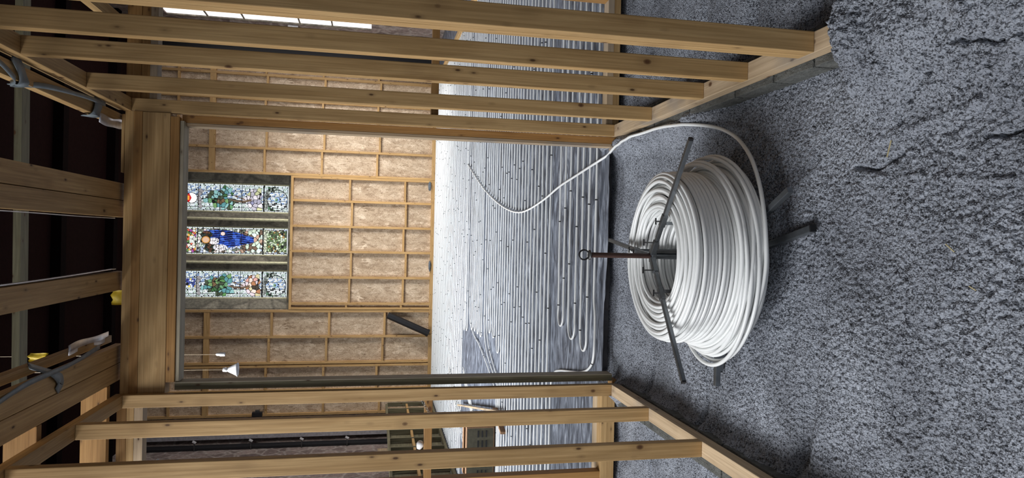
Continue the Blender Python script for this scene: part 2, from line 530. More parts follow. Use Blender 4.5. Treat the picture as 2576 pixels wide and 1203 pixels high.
def make_floor():
    fx = np.arange(-0.90, 0.90, 0.0045)
    xs = np.concatenate([np.arange(-2.7, -0.90, 0.013), fx, np.arange(0.90, 2.5, 0.013)])
    ys = []
    y = 0.75
    while y < 4.475:
        ys.append(y); y += 0.0042 + 0.0006 * (y - 0.75)
    ys = np.array(ys)
    X, Y = np.meshgrid(xs, ys)
    Z = floor_base(X, Y)
    amp = 0.35 + 0.65 * np.clip((3.9 - Y) / 0.9, 0, 1)
    patch = vnoise(X, Y, 0.22, 11) * 0.6 + vnoise(X, Y, 0.07, 12) * 0.4
    beads = worley(X + 0.002 * vnoise(X, Y, 0.02, 2), Y, 0.0125, 1)
    big = worley(X, Y, 0.026, 5)
    fine = worley(X, Y, 0.0088, 8)
    amp = amp * (1 + 0.5 * np.clip((X - 0.35) / 0.2, 0, 1) * np.clip((2.2 - Y) / 0.1, 0, 1))
    Z += amp * (0.0095 * beads + 0.005 * fine + 0.006 * big * np.clip((patch - 0.45) * 6, 0, 1)) * (0.75 + 0.55 * patch)
    Z -= 0.028 * cracks(X, Y)
    ny, nx = X.shape
    V = np.stack([X, Y, Z], -1).reshape(-1, 3)
    i = np.arange(ny - 1)[:, None]; j = np.arange(nx - 1)[None, :]
    a = i * nx + j
    F = np.stack([a, a + 1, a + nx + 1, a + nx], -1).reshape(-1, 4)
    o = np_mesh('floor', V, F, M_FLOOR, None, True)
    tag(o, 'grey-blue beaded insulation floor in the front bay', None, None, 'structure')
    return o
make_floor()
tag(block('floor', (-5.4, -4.5, -0.35), (5.2, 4.468, -0.26), M_SMOOTHF), None, None, None, 'structure')
tag(block('floor', (-5.4, 4.47, -0.35), (5.2, 19.2, -0.03), M_SMOOTHF), None, None, None, 'structure')

# ------------------------------------------------------------------ setting: walls and roof
def struct(o, label=None):
    return tag(o, label, None, None, 'structure')

# side walls, with real window openings in the right wall
struct(block('wall_left', (-5.65, -4.5, -0.3), (-5.30, 19.2, 7.45), M_RUBBLE))
wr = [((5.0, -4.5, -0.3), (5.35, 13.5, 7.45)), ((5.0, 17.0, -0.3), (5.35, 19.2, 7.45)),
      ((5.0, 13.5, -0.3), (5.35, 17.0, 1.7)), ((5.0, 13.5, 6.3), (5.35, 17.0, 7.45))]
for a, b2 in wr:
    struct(block('wall_right', a, b2, M_RUBBLE))
w4 = struct(block('window_4', (5.03, 13.5, 1.7), (5.05, 17.0, 6.3), M_SKYG))
for yy in (13.5, 14.65, 15.8, 16.94):
    block('window_frame', (5.0, yy, 1.7), (5.06, yy + 0.06, 6.3), M_ASHLAR, w4)
for zz in (2.6, 3.35, 4.6, 5.4):
    block('window_bar', (5.01, 13.5, zz), (5.06, 17.0, zz + 0.035), M_ASHLAR, w4)
# rear wall: stone round the three lancets
for lo, hi in (((-5.35, 18.75, -0.3), (5.05, 19.1, 3.55)), ((-5.35, 18.75, 7.3), (5.05, 19.1, 7.45)),
               ((-5.35, 18.75, 3.55), (-1.9, 19.1, 7.3)), ((1.6, 18.75, 3.55), (5.05, 19.1, 7.3))):
    struct(block('wall_back', lo, hi, M_RUBBLE))
surround = thing('window_surround', 'weathered stone surround and mullions of the three-light window in the end wall', 'window surround', (0, 18.5, 3.5))
def prism_x(name, prof, z0, z1, mat, parent):
    """profile in x,y extruded up z"""
    n = len(prof)
    V = [(x, y, z0) for x, y in prof] + [(x, y, z1) for x, y in prof]
    F = [[i, (i + 1) % n, n + (i + 1) % n, n + i] for i in range(n)] + [list(range(n))[::-1], list(range(n, 2 * n))]
    return mesh_obj(name, V, F, mat, parent)
prism_x('jamb', [(1.27, 18.62), (1.34, 18.5), (1.60, 18.36), (1.75, 18.36), (1.75, 18.74), (1.27, 18.74)], 3.5, 7.4, M_ASHLAR, surround)
prism_x('jamb', [(-1.66, 18.62), (-1.66, 18.74), (-2.05, 18.74), (-2.05, 18.30), (-1.90, 18.30), (-1.73, 18.5)], 3.5, 7.4, M_ASHLAR, surround)
for xa, xb in ((0.155, 0.54), (-0.955, -0.555)):
    xm = (xa + xb) / 2 + 0.01
    prism_x('mullion', [(xa, 18.62), (xa, 18.74), (xb, 18.74), (xb, 18.62), (xb - 0.05, 18.5), (xm + 0.04, 18.44), (xm - 0.04, 18.44), (xa + 0.05, 18.5)], 3.6, 7.4, M_ASHLAR, surround)
    tag(prism_x('moulding', [(xm - 0.035, 18.45), (xm + 0.035, 18.45), (xm + 0.03, 18.36), (xm, 18.34), (xm - 0.03, 18.36)], 3.6, 7.4, M_RIDGE, surround), 'pale ridge moulding')
block('sill', (-2.05, 18.25, 3.48), (1.75, 18.75, 3.70), M_ASHLAR, surround)
block('head', (-2.05, 18.3, 7.0), (1.75, 18.74, 7.4), M_ASHLAR, surround)

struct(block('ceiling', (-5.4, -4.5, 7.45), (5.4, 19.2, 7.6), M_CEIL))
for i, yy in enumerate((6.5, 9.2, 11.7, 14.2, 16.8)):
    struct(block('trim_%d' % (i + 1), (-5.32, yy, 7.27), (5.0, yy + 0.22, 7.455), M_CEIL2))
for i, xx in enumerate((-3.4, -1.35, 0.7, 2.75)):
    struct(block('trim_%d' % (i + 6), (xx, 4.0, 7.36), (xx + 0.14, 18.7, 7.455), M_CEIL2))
tag(bar('roof_batten', (-2.6, 5.56, 4.0), (2.2, 5.46, 4.0), 0.115, 0.05, M_TREAT, None, (0, 1, 0)), 'long rough-sawn batten hung across the dark roof space above the opening', 'batten')

# hall membrane
def make_membrane():
    xs = np.arange(-4.9, 4.9, 0.07); ys = np.concatenate([np.arange(4.36, 6.5, 0.03), np.arange(6.5, 17.99, 0.09)])
    X, Y = np.meshgrid(xs, ys)
    Z = -0.012 + 0.010 * (vnoise(X * 0.6, Y, 0.16, 31) - 0.5) + 0.004 * (vnoise(X, Y * 0.5, 0.05, 32) - 0.5)
    edge = 4.38 - 0.085 * np.clip(-X, -0.7, 1.2) * -1 * 0.6 + 0.015 * (vnoise(X, Y, 0.12, 33) - 0.5)
    Y2 = np.where(Y < 4.37, 4.345 + 0.05 * np.clip(-X, -0.7, 1.2) + 0.03 * (vnoise(X, X * 0, 0.09, 33) - 0.5), Y)
    ny, nx = X.shape
    V = np.stack([X, Y2, Z], -1).reshape(-1, 3)
    a = np.arange(ny - 1)[:, None] * nx + np.arange(nx - 1)[None, :]
    F = np.stack([a, a + 1, a + nx + 1, a + nx], -1).reshape(-1, 4)
    o = np_mesh('foil_membrane', V, F, M_MEMB, None, True)
    tag(o, 'crinkled blue-grey membrane sheet covering the hall floor under the pipes', 'membrane')
make_membrane()

# ------------------------------------------------------------------ stained glass
def glass_pane(name, x0, x1, z0, z1, design, label):
    # working frame: s = pixels up from the bottom (2.54 m = 263), t = 0 at the right jamb, 70 at the left
    step = 0.8
    ns = int((z1 - z0) / 2.54 * 263 / step); ntt = int(70 / step)
    s = (np.arange(ns) + 0.5) * step
    t = (np.arange(ntt) + 0.5) * step
    Sg, Tg = np.meshgrid(s, t, indexing='ij')
    # brick quarries
    def brick(S0, T0, bw, bh, seed):
        row = np.floor(T0 / bh)
        off = (row % 2) * bw * 0.5
        S0 = S0 + 1.6 * np.sin(row * 2.7 + S0 * 0.45)
        colm = np.floor((S0 + off) / bw)
        fu = (S0 + off) / bw - colm; fv = T0 / bh - row
        h = ((row.astype(np.int64) * 7919 + colm.astype(np.int64) * 104729 + seed) * 2654435761) & 0xffff
        e = np.minimum(np.minimum(fu, 1 - fu) * bw, np.minimum(fv, 1 - fv) * bh)
        return h / 65535.0, e
    def cells(S0, T0, c, seed):
        gx, gy = np.floor(S0 / c).astype(np.int64), np.floor(T0 / c).astype(np.int64)
        d1 = np.full(S0.shape, 1e9); d2 = np.full(S0.shape, 1e9)
        cs = np.zeros_like(S0); ct = np.zeros_like(S0); hh = np.zeros_like(S0)
        for dx in (-1, 0, 1):
            for dy in (-1, 0, 1):
                ix, iy = gx + dx, gy + dy
                h = (ix * 73856093) ^ (iy * 19349663) ^ (seed * 83492791)
                h = (h ^ (h >> 13)) * 1274126177 & 0x7fffffff
                px = (ix + (h & 1023) / 1023.0) * c; py = (iy + ((h >> 10) & 1023) / 1023.0) * c
                d = np.hypot(S0 - px, T0 - py)
                nb = d < d1
                d2 = np.where(nb, d1, np.minimum(d2, d))
                cs = np.where(nb, px, cs); ct = np.where(nb, py, ct)
                hh = np.where(nb, ((h >> 20) & 1023) / 1023.0, hh)
                d1 = np.where(nb, d, d1)
        return cs, ct, hh, d2 - d1
    C = np.zeros(Sg.shape + (3,))
    h, e = brick(Sg, Tg, 6.5, 3.7, 3)
    white = np.array([0.80, 0.92, 0.98]); blue = np.array([0.35, 0.50, 0.80]); grn = np.array([0.72, 0.90, 0.80])
    C[:] = white * (0.78 + 0.35 * ((h * 7.13) % 1.0)[..., None])
    C[h > 0.86] = blue * 0.8; C[(h > 0.72) & (h <= 0.86)] = grn * 0.75; C[(h > 0.0) & (h < 0.05)] = 0.05
    C[e < 0.5] = 0.012
    def paint(mask, palette, c, seed, lead=0.9, bright=1.0):
        cs, ct, hh, ed = cells(Sg, Tg, c, seed)
        pal = np.array(palette)
        idx = np.clip((hh * len(pal)).astype(int), 0, len(pal) - 1)
        col = pal[idx] * (0.75 + 0.5 * vnoise(Sg, Tg, 2.0, seed)[..., None]) * bright
        col = np.where((ed < lead)[..., None], 0.012, col)
        m = mask(cs, ct) if callable(mask) else mask
        C[m] = col[m]
    design(Sg, Tg, C, paint, h, e)
    # border of pale quarries and horizontal saddle bars
    hb, eb = brick(Sg, Tg, 9.0, 70.0, 9)
    side = (Tg < 4) | (Tg > 66) | (Sg < 3.5)
    C[side] = np.where((eb < 0.6)[..., None], 0.02, white * 1.0)[side]
    C[(np.abs(Tg - 4.2) < 0.6) | (np.abs(Tg - 65.8) < 0.6) | (np.abs(Sg - 3.8) < 0.6)] = 0.015
    for sb, wd in ((65, 1.7), (120, 0.8), (175, 0.8), (229, 0.8), (283, 0.9)):
        C[np.abs(Sg - sb) < wd] = 0.01
    C[(Tg < 0.8) | (Tg > 69.2)] = 0.01
    xs = np.linspace(x1, x0, ntt + 1); zs = np.linspace(z0, z1, ns + 1)
    Zg, Xg = np.meshgrid(zs, xs, indexing='ij')
    V = np.stack([Xg, np.zeros_like(Xg), Zg], -1).reshape(-1, 3)
    nx = ntt + 1
    a = np.arange(ns)[:, None] * nx + np.arange(ntt)[None, :]
    F = np.stack([a, a + nx, a + nx + 1, a + 1], -1).reshape(-1, 4)[:, ::-1]
    root = bpy.data.objects.new(name, None)
    root.matrix_basis = Matrix.Translation(((x0 + x1) / 2, 18.6, z0))
    COL.objects.link(root)
    struct(root, label)
    o = np_mesh('stained_glass', V, F, M_GLASS, None, False, Matrix.Translation((0, 18.6, 0)))
    COL.objects.unlink(o); link(o, root)
    me = o.data
    at = me.color_attributes.new('glass', 'FLOAT_COLOR', 'CORNER')
    col = np.concatenate([np.clip(C, 0, 2).reshape(-1, 3), np.ones((ns * ntt, 1))], 1)
    at.data.foreach_set('color', np.repeat(col, 4, axis=0).astype(np.float32).ravel())
    block('glazing_bead', (x0 - 0.02, 18.585, z0), (x0 + 0.02, 18.64, z1), M_RIDGE, root)
    block('glazing_bead', (x1 - 0.02, 18.585, z0), (x1 + 0.02, 18.64, z1), M_RIDGE, root)
    block('glazing_bead', (x0, 18.575, z0 - 0.03), (x1, 18.64, z0 + 0.012), M_ASHLAR, root)
    return root

G_TREE = [(0.05, 0.13, 0.05), (0.10, 0.24, 0.08), (0.16, 0.30, 0.12), (0.10, 0.26, 0.28), (0.22, 0.42, 0.42), (0.06, 0.08, 0.05), (0.13, 0.28, 0.14), (0.14, 0.09, 0.05)]
def blobs(cs, ct, L):
    m = np.zeros(cs.shape, bool)
    for a, b, r1, r2 in L:
        m |= ((cs - a) / r1) ** 2 + ((ct - b) / r2) ** 2 < 1
    return m
def side_light(kind):
    def d(Sg, Tg, C, paint, h, e):
        # roundel at the foot
        rr = np.hypot(Sg - 30, (Tg - 38))
        paint(lambda s, t: (s < 62) & (s > 54) & (t > 6) & (t < 64), [(0.16, 0.18, 0.17), (0.24, 0.26, 0.24), (0.10, 0.11, 0.1)], 7, 5)
        C[(np.abs(rr - 26) < 1.0)] = 0.015
        paint((rr > 26) & (Sg > 32) & (Sg < 54), [(0.02, 0.03, 0.02), (0.08, 0.16, 0.10), (0.35, 0.40, 0.36)], 6, 6)
        paint(rr < 7, [(0.30, 0.50, 0.40), (0.35, 0.50, 0.85), (0.20, 0.35, 0.2)], 3.4, 7, 0.6)
        # rock / drapery mass
        pal = [(0.42, 0.40, 0.46), (0.62, 0.58, 0.62), (0.30, 0.29, 0.36), (0.22, 0.22, 0.34), (0.50, 0.52, 0.30)] if kind == 1 else \
              [(0.75, 0.62, 0.55), (0.60, 0.52, 0.56), (0.35, 0.16, 0.08), (0.05, 0.04, 0.03), (0.55, 0.50, 0.30), (0.65, 0.35, 0.3)]
        paint(lambda s, t: (s > 67) & (s < 112 - 0.02 * (t - 38) ** 2) & (t > 8) & (t < 64), pal, 10, 8, 1.2)
        # trunk and branches
        tr = (Sg > 96) & (Sg < 150) & (np.abs(Tg - 39 - 5 * np.sin((Sg - 96) / 17)) < 3.0 - (Sg - 96) * 0.03)
        tr |= (Sg > 112) & (Sg < 140) & (np.abs(Tg - 39 + (Sg - 112) * 0.35) < 1.4)
        # crown
        crown = [(182, 36, 26, 20), (150, 22, 11, 9), (148, 50, 13, 12), (206, 40, 12, 9), (165, 14, 9, 8), (165, 58, 12, 9)]
        paint(lambda s, t: blobs(s, t, crown), G_TREE, 9.5, 9 + kind, 1.2)
        C[tr] = (0.13, 0.09, 0.06)
        # scroll
        paint(lambda s, t: (s > 219) & (s < 228) & (t > 12) & (t < 58), [(0.28, 0.27, 0.28), (0.34, 0.34, 0.36)], 9, 12)
        if kind == 1:
            R = np.hypot((Sg - 245) * 0.95, Tg - 38)
            C[R < 13] = (0.9, 0.9, 0.92)
            C[(R < 13) & (Sg - 245 > 3 - 0.55 * (13 - np.abs(Tg - 38)) + 4)] = (0.55, 0.02, 0.02)
            C[(R < 13) & (np.abs(Tg - 38) < 5) & (Sg > 250)] = (0.85, 0.35, 0.05)
            C[np.abs(R - 13) < 0.7] = 0.01
        else:
            paint((np.abs(Tg - 32) < 11) & (Sg > 232) & (Sg < 262), [(0.05, 0.08, 0.30), (0.85, 0.60, 0.12), (0.60, 0.66, 0.8), (0.1, 0.12, 0.4)], 5, 14, 0.7)
        paint(lambda s, t: (s > 285), [(0.65, 0.75, 0.8), (0.3, 0.4, 0.7), (0.5, 0.7, 0.5)], 8, 15)
    return d
def centre_light(Sg, Tg, C, paint, h, e):
    pale = [(0.70, 0.72, 0.68), (0.50, 0.60, 0.52), (0.66, 0.58, 0.55), (0.40, 0.46, 0.60), (0.10, 0.08, 0.06), (0.16, 0.18, 0.14)]
    paint(np.ones(Sg.shape, bool), pale, 6.5, 20, 0.9)
    # green thicket panel at the foot
    paint((Sg < 58) & (Tg > 8) & (Tg < 62), [(0.10, 0.16, 0.07), (0.20, 0.28, 0.12), (0.05, 0.06, 0.04), (0.45, 0.55, 0.38), (0.30, 0.20, 0.08), (0.55, 0.62, 0.5)], 5.0, 21, 0.9)
    paint((Sg > 55) & (Sg < 63), [(0.35, 0.38, 0.30), (0.5, 0.52, 0.42)], 8, 22)
    # ground and drapery
    paint(lambda s, t: (s > 66) & (s < 118) & (t > 8) & (t < 62), [(0.55, 0.68, 0.58), (0.62, 0.74, 0.70), (0.50, 0.60, 0.48), (0.15, 0.10, 0.07), (0.45, 0.30, 0.22)], 9, 23, 1.0)
    # deep blue mantle
    B = [(0.008, 0.012, 0.10), (0.01, 0.03, 0.22), (0.02, 0.06, 0.38), (0.006, 0.01, 0.05), (0.05, 0.12, 0.50)]
    mant = ((Sg > 88) & (Sg < 200) & (Tg > 8 + np.clip((150 - Sg), 0, 80) * 0.28) & (Tg < 52 - np.clip((150 - Sg), 0, 80) * 0.22))
    mant |= (Sg >= 150) & (Sg < 214) & (Tg > 10) & (Tg < 24 + 0.0 * Sg)
    sk = Sg + 0.25 * Tg
    cs = np.sin(Tg * 1.15 + np.sin(Sg / 17.0) * 3.0)
    paint(mant, B, 9, 24, 0.8)
    C[mant & (cs > 0.90)] = (0.07, 0.16, 0.60)
    C[mant & (cs < -0.90)] = (0.005, 0.005, 0.03)
    # dark hair and surround of the head, pale undergarment
    paint(blobs(Sg, Tg, [(206, 20, 14, 9), (196, 52, 14, 12)]), [(0.02, 0.03, 0.02), (0.04, 0.06, 0.05), (0.10, 0.05, 0.03)], 6, 25)
    paint(blobs(Sg, Tg, [(188, 36, 14, 9), (172, 52, 18, 8)]), [(0.80, 0.78, 0.82), (0.85, 0.76, 0.78), (0.7, 0.72, 0.8)], 6, 26, 0.8)
    hd = np.hypot((Sg - 208) / 1.15, Tg - 33)
    C[hd < 9.5] = (0.50, 0.24, 0.06)
    C[hd < 6.8] = (0.60, 0.40, 0.28)
    C[np.abs(hd - 9.7) < 0.8] = 0.01
    hn = np.hypot(Sg - 166, (Tg - 17) * 1.2)
    C[hn < 6] = (0.75, 0.58, 0.52); C[np.abs(hn - 6) < 0.6] = 0.01
    # dark upper corners and coloured canopy
    paint((Sg > 232) & (Sg < 300), [(0.75, 0.70, 0.62), (0.12, 0.22, 0.08), (0.30, 0.08, 0.30), (0.75, 0.45, 0.10), (0.8, 0.78, 0.7), (0.65, 0.12, 0.08)], 6.5, 27)
    paint((Sg > 235) & (Sg < 248) & (Tg > 24) & (Tg < 42), [(0.62, 0.66, 0.62)], 30, 28)
glass_pane('window_1', 0.55, 1.265, 3.73, 7.0, side_light(1), 'right-hand stained glass light with a red and white emblem above a tree')
glass_pane('window_2', -0.555, 0.155, 3.73, 7.0, centre_light, 'middle stained glass light with a blue-robed figure')
glass_pane('window_3', -1.66, -0.96, 3.73, 7.0, side_light(3), 'left-hand stained glass light with a blue and yellow emblem above a tree')

# ------------------------------------------------------------------ sheathed stud walls at the far end of the hall
FY0, FY1 = 18.0, 18.09
def stud_panel(label, x0, x1, z0, z1, studs, noggins, top=True, group=None):
    t = thing('sheathed_stud_wall', label, 'stud wall', ((x0 + x1) / 2, 18.1, z0))
    block('osb_board', (x0, 18.09, z0), (x1, 18.105, z1), M_OSB, t)
    block('sole_plate', (x0, FY0, z0), (x1, FY1, z0 + 0.09), M_FARW, t)
    if top: block('top_plate', (x0, FY0, z1 - 0.06), (x1, FY1, z1), M_FARW, t)
    for xs in studs:
        block('stud', (xs - 0.028, FY0, z0 + 0.09), (xs + 0.028, FY1, z1 - 0.06), M_FARW, t)
    for xa, xb, z, th in noggins:
        block('noggin', (xa + 0.028, FY0 + 0.006, z - th / 2), (xb - 0.028, FY1, z + th / 2), M_FARW, t)
    return t
nr = []
cols = [1.52, 2.14, 2.76, 3.37, 3.98, 4.45]
for i in range(5):
    for z in ((1.50, 2.88, 4.27) if i % 2 == 0 else (1.44, 2.83, 4.23)):
        nr.append((cols[i], cols[i + 1], z, 0.05))
    nr.append((cols[i], cols[i + 1], 5.51, 0.14))
    nr.append((cols[i], cols[i + 1], 6.3, 0.05))
stud_panel('tall boarded stud wall standing to the right of the stained glass window', 1.49, 4.48, 0.0, 7.4, cols, nr)
mc = [1.46, 0.87, 0.22, -0.42, -1.08, -1.75, -1.87]
mn = []
for i, (za, zb) in enumerate(((2.17, 0.77), (2.11, 0.74), (2.15, 0.79), (2.11, 0.72), (2.14, 0.78), (2.21, 0.82))):
    mn += [(mc[i + 1], mc[i], za, 0.05), (mc[i + 1], mc[i], zb, 0.05)]
stud_panel('low boarded stud wall under the stained glass window, three rows of bays', -1.90, 1.485, 0.0, 3.62, mc, mn)
lc = [-1.94, -2.59, -3.25, -3.33, -3.95, -4.55]
ln = []
for i, zs in enumerate(((4.02, 2.62, 1.23), (4.08, 2.68, 1.27), (), (4.14, 2.74, 1.41), (4.12, 2.73, 1.33))):
    for z in zs: ln.append((lc[i + 1], lc[i], z, 0.055))
    if zs:
        ln.append((lc[i + 1], lc[i], 5.55, 0.13)); ln.append((lc[i + 1], lc[i], 6.4, 0.05))
stud_panel('tall boarded stud wall standing to the left of the stained glass window', -4.58, -1.905, 0.0, 7.4, lc, ln)
tag(block('foil_strip', (-5.12, 18.00, 0.0), (-4.99, 18.05, 7.3), M_FOIL), 'silver foil edge strip at the left end of the far stud wall', 'foil strip')
tag(block('dark_gap_strip', (-5.29, 17.72, 0.0), (-5.24, 18.0, 7.3), M_BLACK), 'black upright strip standing for the shaded gap in the corner by the left stone wall', 'dark gap')  # dark recess in the corner drawn as a black solid
tag(block('dark_gap_strip', (4.50, 18.05, 0.0), (4.85, 18.10, 7.3), M_BLACK), 'black upright strip standing for the dark gap between the far right stud wall and the stone', 'dark gap')  # unlit gap beside the stone drawn as a black board
# black duct pipe leaning in a bay
dp = thing('duct_pipe', 'fat black pipe leaning in a bay at the foot of the far left stud wall', 'pipe', (-2.53, 17.93, 0.0))
tube('pipe_body', [(-2.50, 17.88, 0.1), (-2.03, 17.88, 1.15)], 0.09, M_BLACK, dp, 16, False, (0, 1, 0))
tube('pipe_collar', [(-2.50, 17.88, 0.1), (-2.48, 17.88, 0.145)], 0.10, M_BLACK, dp, 16, False, (0, 1, 0))
def fluff(name, c, size, mat, label, cat):
    bm = bmesh.new()
    bmesh.ops.create_icosphere(bm, subdivisions=3, radius=1.0)
    for v in bm.verts:
        k = 1 + 0.45 * (random.random() - 0.5)
        v.co = Vector((v.co.x * size[0] * k, v.co.y * size[1] * k, v.co.z * size[2] * k))
    me = bpy.data.meshes.new(name); bm.to_mesh(me); bm.free(); me.materials.append(mat)
    o = bpy.data.objects.new(name, me); o.matrix_basis = Matrix.Translation(c); link(o)
    return tag(o, label, cat)
fluff('insulation_tuft', (1.33, 17.96, 0.14), (0.12, 0.02, 0.035), M_WOOLG, 'grey wool tuft on the sole plate at the right end of the low far wall', 'insulation')
fluff('insulation_tuft', (-0.75, 17.97, 0.10), (0.13, 0.02, 0.03), M_WOOLG, 'grey wool tuft on the sole plate near the middle of the low far wall', 'insulation')

# ------------------------------------------------------------------ near stud partitions either side of the coil
def partition(label, xin, xout, studs, y_near, y_far, cap):
    t = thing('stud_partition', label, 'stud partition', ((xin + xout) / 2, (y_near + y_far) / 2, -0.06))
    lo, hi = min(xin, xout), max(xin, xout)
    block('sole_plate', (lo, y_near, -0.055), (hi, y_far, 0.0), M_PALE, t, 0.003)
    block('top_plate', (lo, -0.5, 2.868), (hi, y_far, 2.915), M_PINE, t, 0.003)
    for y, th in studs:
        block('stud', (lo, y, 0.0), (hi, y + th, 2.868), M_PINE, t, 0.003)
    return t
right_wall = partition('bare timber stud partition on the right, its near end buried in grey floor material', 0.68, 0.754,
                       [(4.212, .045), (3.597, .045), (2.98, .045), (2.592, .045), (2.155, .045), (2.202, .045), (1.55, .045), (0.95, .045)], 2.03, 4.257, True)
left_wall = partition('bare timber stud partition on the left of the coil with bright stud faces', -0.918, -0.991,
                      [(4.16, .045), (3.553, .045), (2.926, .045), (2.31, .045), (1.70, .045), (1.1, .045)], 0.6, 4.205, True)

# ------------------------------------------------------------------ framed opening between the bay and the hall
op = thing('framed_opening', 'timber framed opening between the front bay and the piped hall, with a deep lintel', 'door frame', (-0.12, 4.3, -0.055))
block('plate', (-0.99, 4.212, 2.853), (0.68, 4.30, 2.899), M_PINE, op, 0.002)
block('plate', (-0.985, 4.206, 2.806), (0.68, 4.30, 2.852), M_PINE_O, op, 0.002)
block('lintel', (-0.93, 4.205, 2.661), (0.678, 4.30, 2.805), M_PINE, op, 0.003)
block('head_rail', (-0.86, 4.208, 2.613), (0.66, 4.255, 2.660), M_PINE_O, op, 0.002)
block('head_lining', (-0.86, 4.222, 2.592), (0.64, 4.33, 2.612), M_LIT_GREY, op, 0.002)  # soffit: light off the hall floor put into its colour
tag(block('jamb_lining', (-0.905, 4.213, -0.02), (-0.868, 4.315, 2.612), M_TREAT, op, 0.002), 'dark green treated jamb')
tag(block('jamb_lit_face', (-0.8675, 4.214, -0.02), (-0.861, 4.314, 2.612), M_LIT_GREY, op, 0.001), 'pale inner face with bounced light put into its colour')  # thin strip added over the same dark jamb to carry bounced light
block('jamb_stud', (0.636, 4.26, -0.03), (0.680, 4.32, 2.612), M_PINE_O, op, 0.002)
tag(block('jamb_lining', (0.616, 4.262, 0.0), (0.634, 4.345, 2.592), M_PALE, op, 0.001), 'pale jamb lining')
block('plate_end', (0.60, 4.262, -0.05), (0.70, 4.33, -0.005), M_PALE, op, 0.002)
block('plate_end', (-0.985, 4.215, -0.056), (-0.90, 4.30, -0.022), M_PINE_O, op, 0.002)
tag(block('plate_offcut', (0.33, 4.216, 2.902), (0.66, 4.29, 2.918), M_PINE, None, 0.001), 'short thin offcut lying on top of the lintel plates', 'offcut')

# cross walls continuing to either side
cl = thing('cross_partition', 'timber cross partition running left from the opening, its mid rail at waist height', 'stud partition', (-2.2, 4.3, -0.056))
block('sole_plate', (-3.6, 4.25, -0.056), (-1.0, 4.33, -0.010), M_PINE, cl, 0.002)
block('sole_plate', (-3.6, 4.25, -0.010), (-1.0, 4.335, 0.036), M_PINE, cl, 0.002)
tag(block('sole_plate', (-3.6, 4.336, -0.03), (-1.0, 4.43, 0.036), M_PALE, cl, 0.002), 'pale flat board')
block('rail', (-1.50, 4.255, 1.132), (-1.0, 4.33, 1.179), M_PINE_O, cl, 0.002)
block('rail', (-3.6, 4.255, 1.132), (-1.55, 4.33, 1.179), M_PINE_O, cl, 0.002)
block('top_plate', (-3.6, 4.25, 2.787), (-1.0, 4.33, 2.833), M_PALE, cl, 0.002)
block('top_plate', (-3.6, 4.25, 2.834), (-1.0, 4.33, 2.873), M_PINE, cl, 0.002)
block('top_plate', (-3.6, 4.25, 2.874), (-1.0, 4.33, 2.925), M_PINE_O, cl, 0.002)
for x in (-1.55, -2.17, -2.79, -3.41):
    block('stud', (x, 4.255, 0.036), (x + 0.047, 4.33, 2.787), M_PINE_O, cl, 0.002)
crr = thing('cross_partition', 'timber cross partition running right from the opening behind the right-hand studs', 'stud partition', (2.1, 4.3, -0.04))
block('sole_plate', (0.76, 4.25, -0.042), (3.4, 4.33, 0.0), M_PINE, crr, 0.002)
block('sole_plate', (0.76, 4.25, 0.001), (3.4, 4.34, 0.042), M_PALE, crr, 0.002)
block('rail', (0.76, 4.255, 1.134), (1.57, 4.33, 1.178), M_PINE_O, crr, 0.002)
block('rail', (1.62, 4.255, 1.134), (3.4, 4.33, 1.178), M_PINE_O, crr, 0.002)
block('top_plate', (0.76, 4.25, 2.747), (3.4, 4.33, 2.787), M_PALE, crr, 0.002)
block('top_plate', (0.76, 4.255, 2.788), (3.4, 4.33, 2.833), M_PINE_O, crr, 0.002)
block('top_plate', (0.76, 4.25, 2.834), (3.4, 4.33, 2.91), M_PINE_O, crr, 0.002)
for x in (1.57, 2.2, 2.82):
    block('stud', (x, 4.255, 0.042), (x + 0.047, 4.33, 2.747), M_PINE_O, crr, 0.002)

# ------------------------------------------------------------------ flat ceiling timbers over the bay
def joist(label, parts):
    t = thing('ceiling_timber', label, 'ceiling timber', (sum(p[0] + p[1] for p in parts) / 2 / len(parts), 2.0, 2.93))
    for a, b3, zz in parts:
        block('board', (a, -0.6, zz), (b3, 4.33, zz + 0.045), M_PINE, t, 0.003)
    return t
joist('pair of flat ceiling timbers right of centre above the opening', [(0.176, 0.272, 2.92), (0.078, 0.173, 2.92)])
joist('single flat ceiling timber left of centre above the opening', [(-0.338, -0.232, 2.92)])
joist('pair of ceiling timbers over the left partition, wrapped with grey plastic', [(-0.752, -0.652, 2.92), (-0.853, -0.755, 2.92), (-0.645, -0.605, 2.985)])
joist('ceiling timber beside the right partition with a grey strap around it', [(0.598, 0.665, 2.93), (0.70, 0.75, 2.93)])
for i, (ya, yb, lb) in enumerate(((3.30, 3.345, 'short cross timber between ceiling timbers on the left, nearer the camera'),
                                  (4.09, 4.135, 'short cross timber between ceiling timbers on the left, next to the lintel'))):
    tag(block('cross_noggin', (-1.30, ya, 2.921), (-0.856, yb, 3.05), M_PINE_O, None, 0.002), lb, 'timber')
# timbers seen above the left partition
tag(bar('ceiling_timber', (-1.42, 0.5, 2.95), (-1.42, 4.3, 2.95), 0.095, 0.045, M_PINE, None, (1, 0, 0)), 'flat ceiling timber outside the left partition', 'ceiling timber')
# timbers above right
tag(bar('ceiling_timber', (1.18, 1.2, 2.95), (1.18, 4.3, 2.95), 0.07, 0.045, M_PINE, None, (1, 0, 0)), 'flat ceiling timber outside the right partition', 'ceiling timber')
tag(bar('ceiling_timber', (1.40, 1.2, 2.95), (1.40, 4.3, 2.95), 0.07, 0.045, M_PINE, None, (1, 0, 0)), 'outermost flat ceiling timber beyond the right partition', 'ceiling timber')

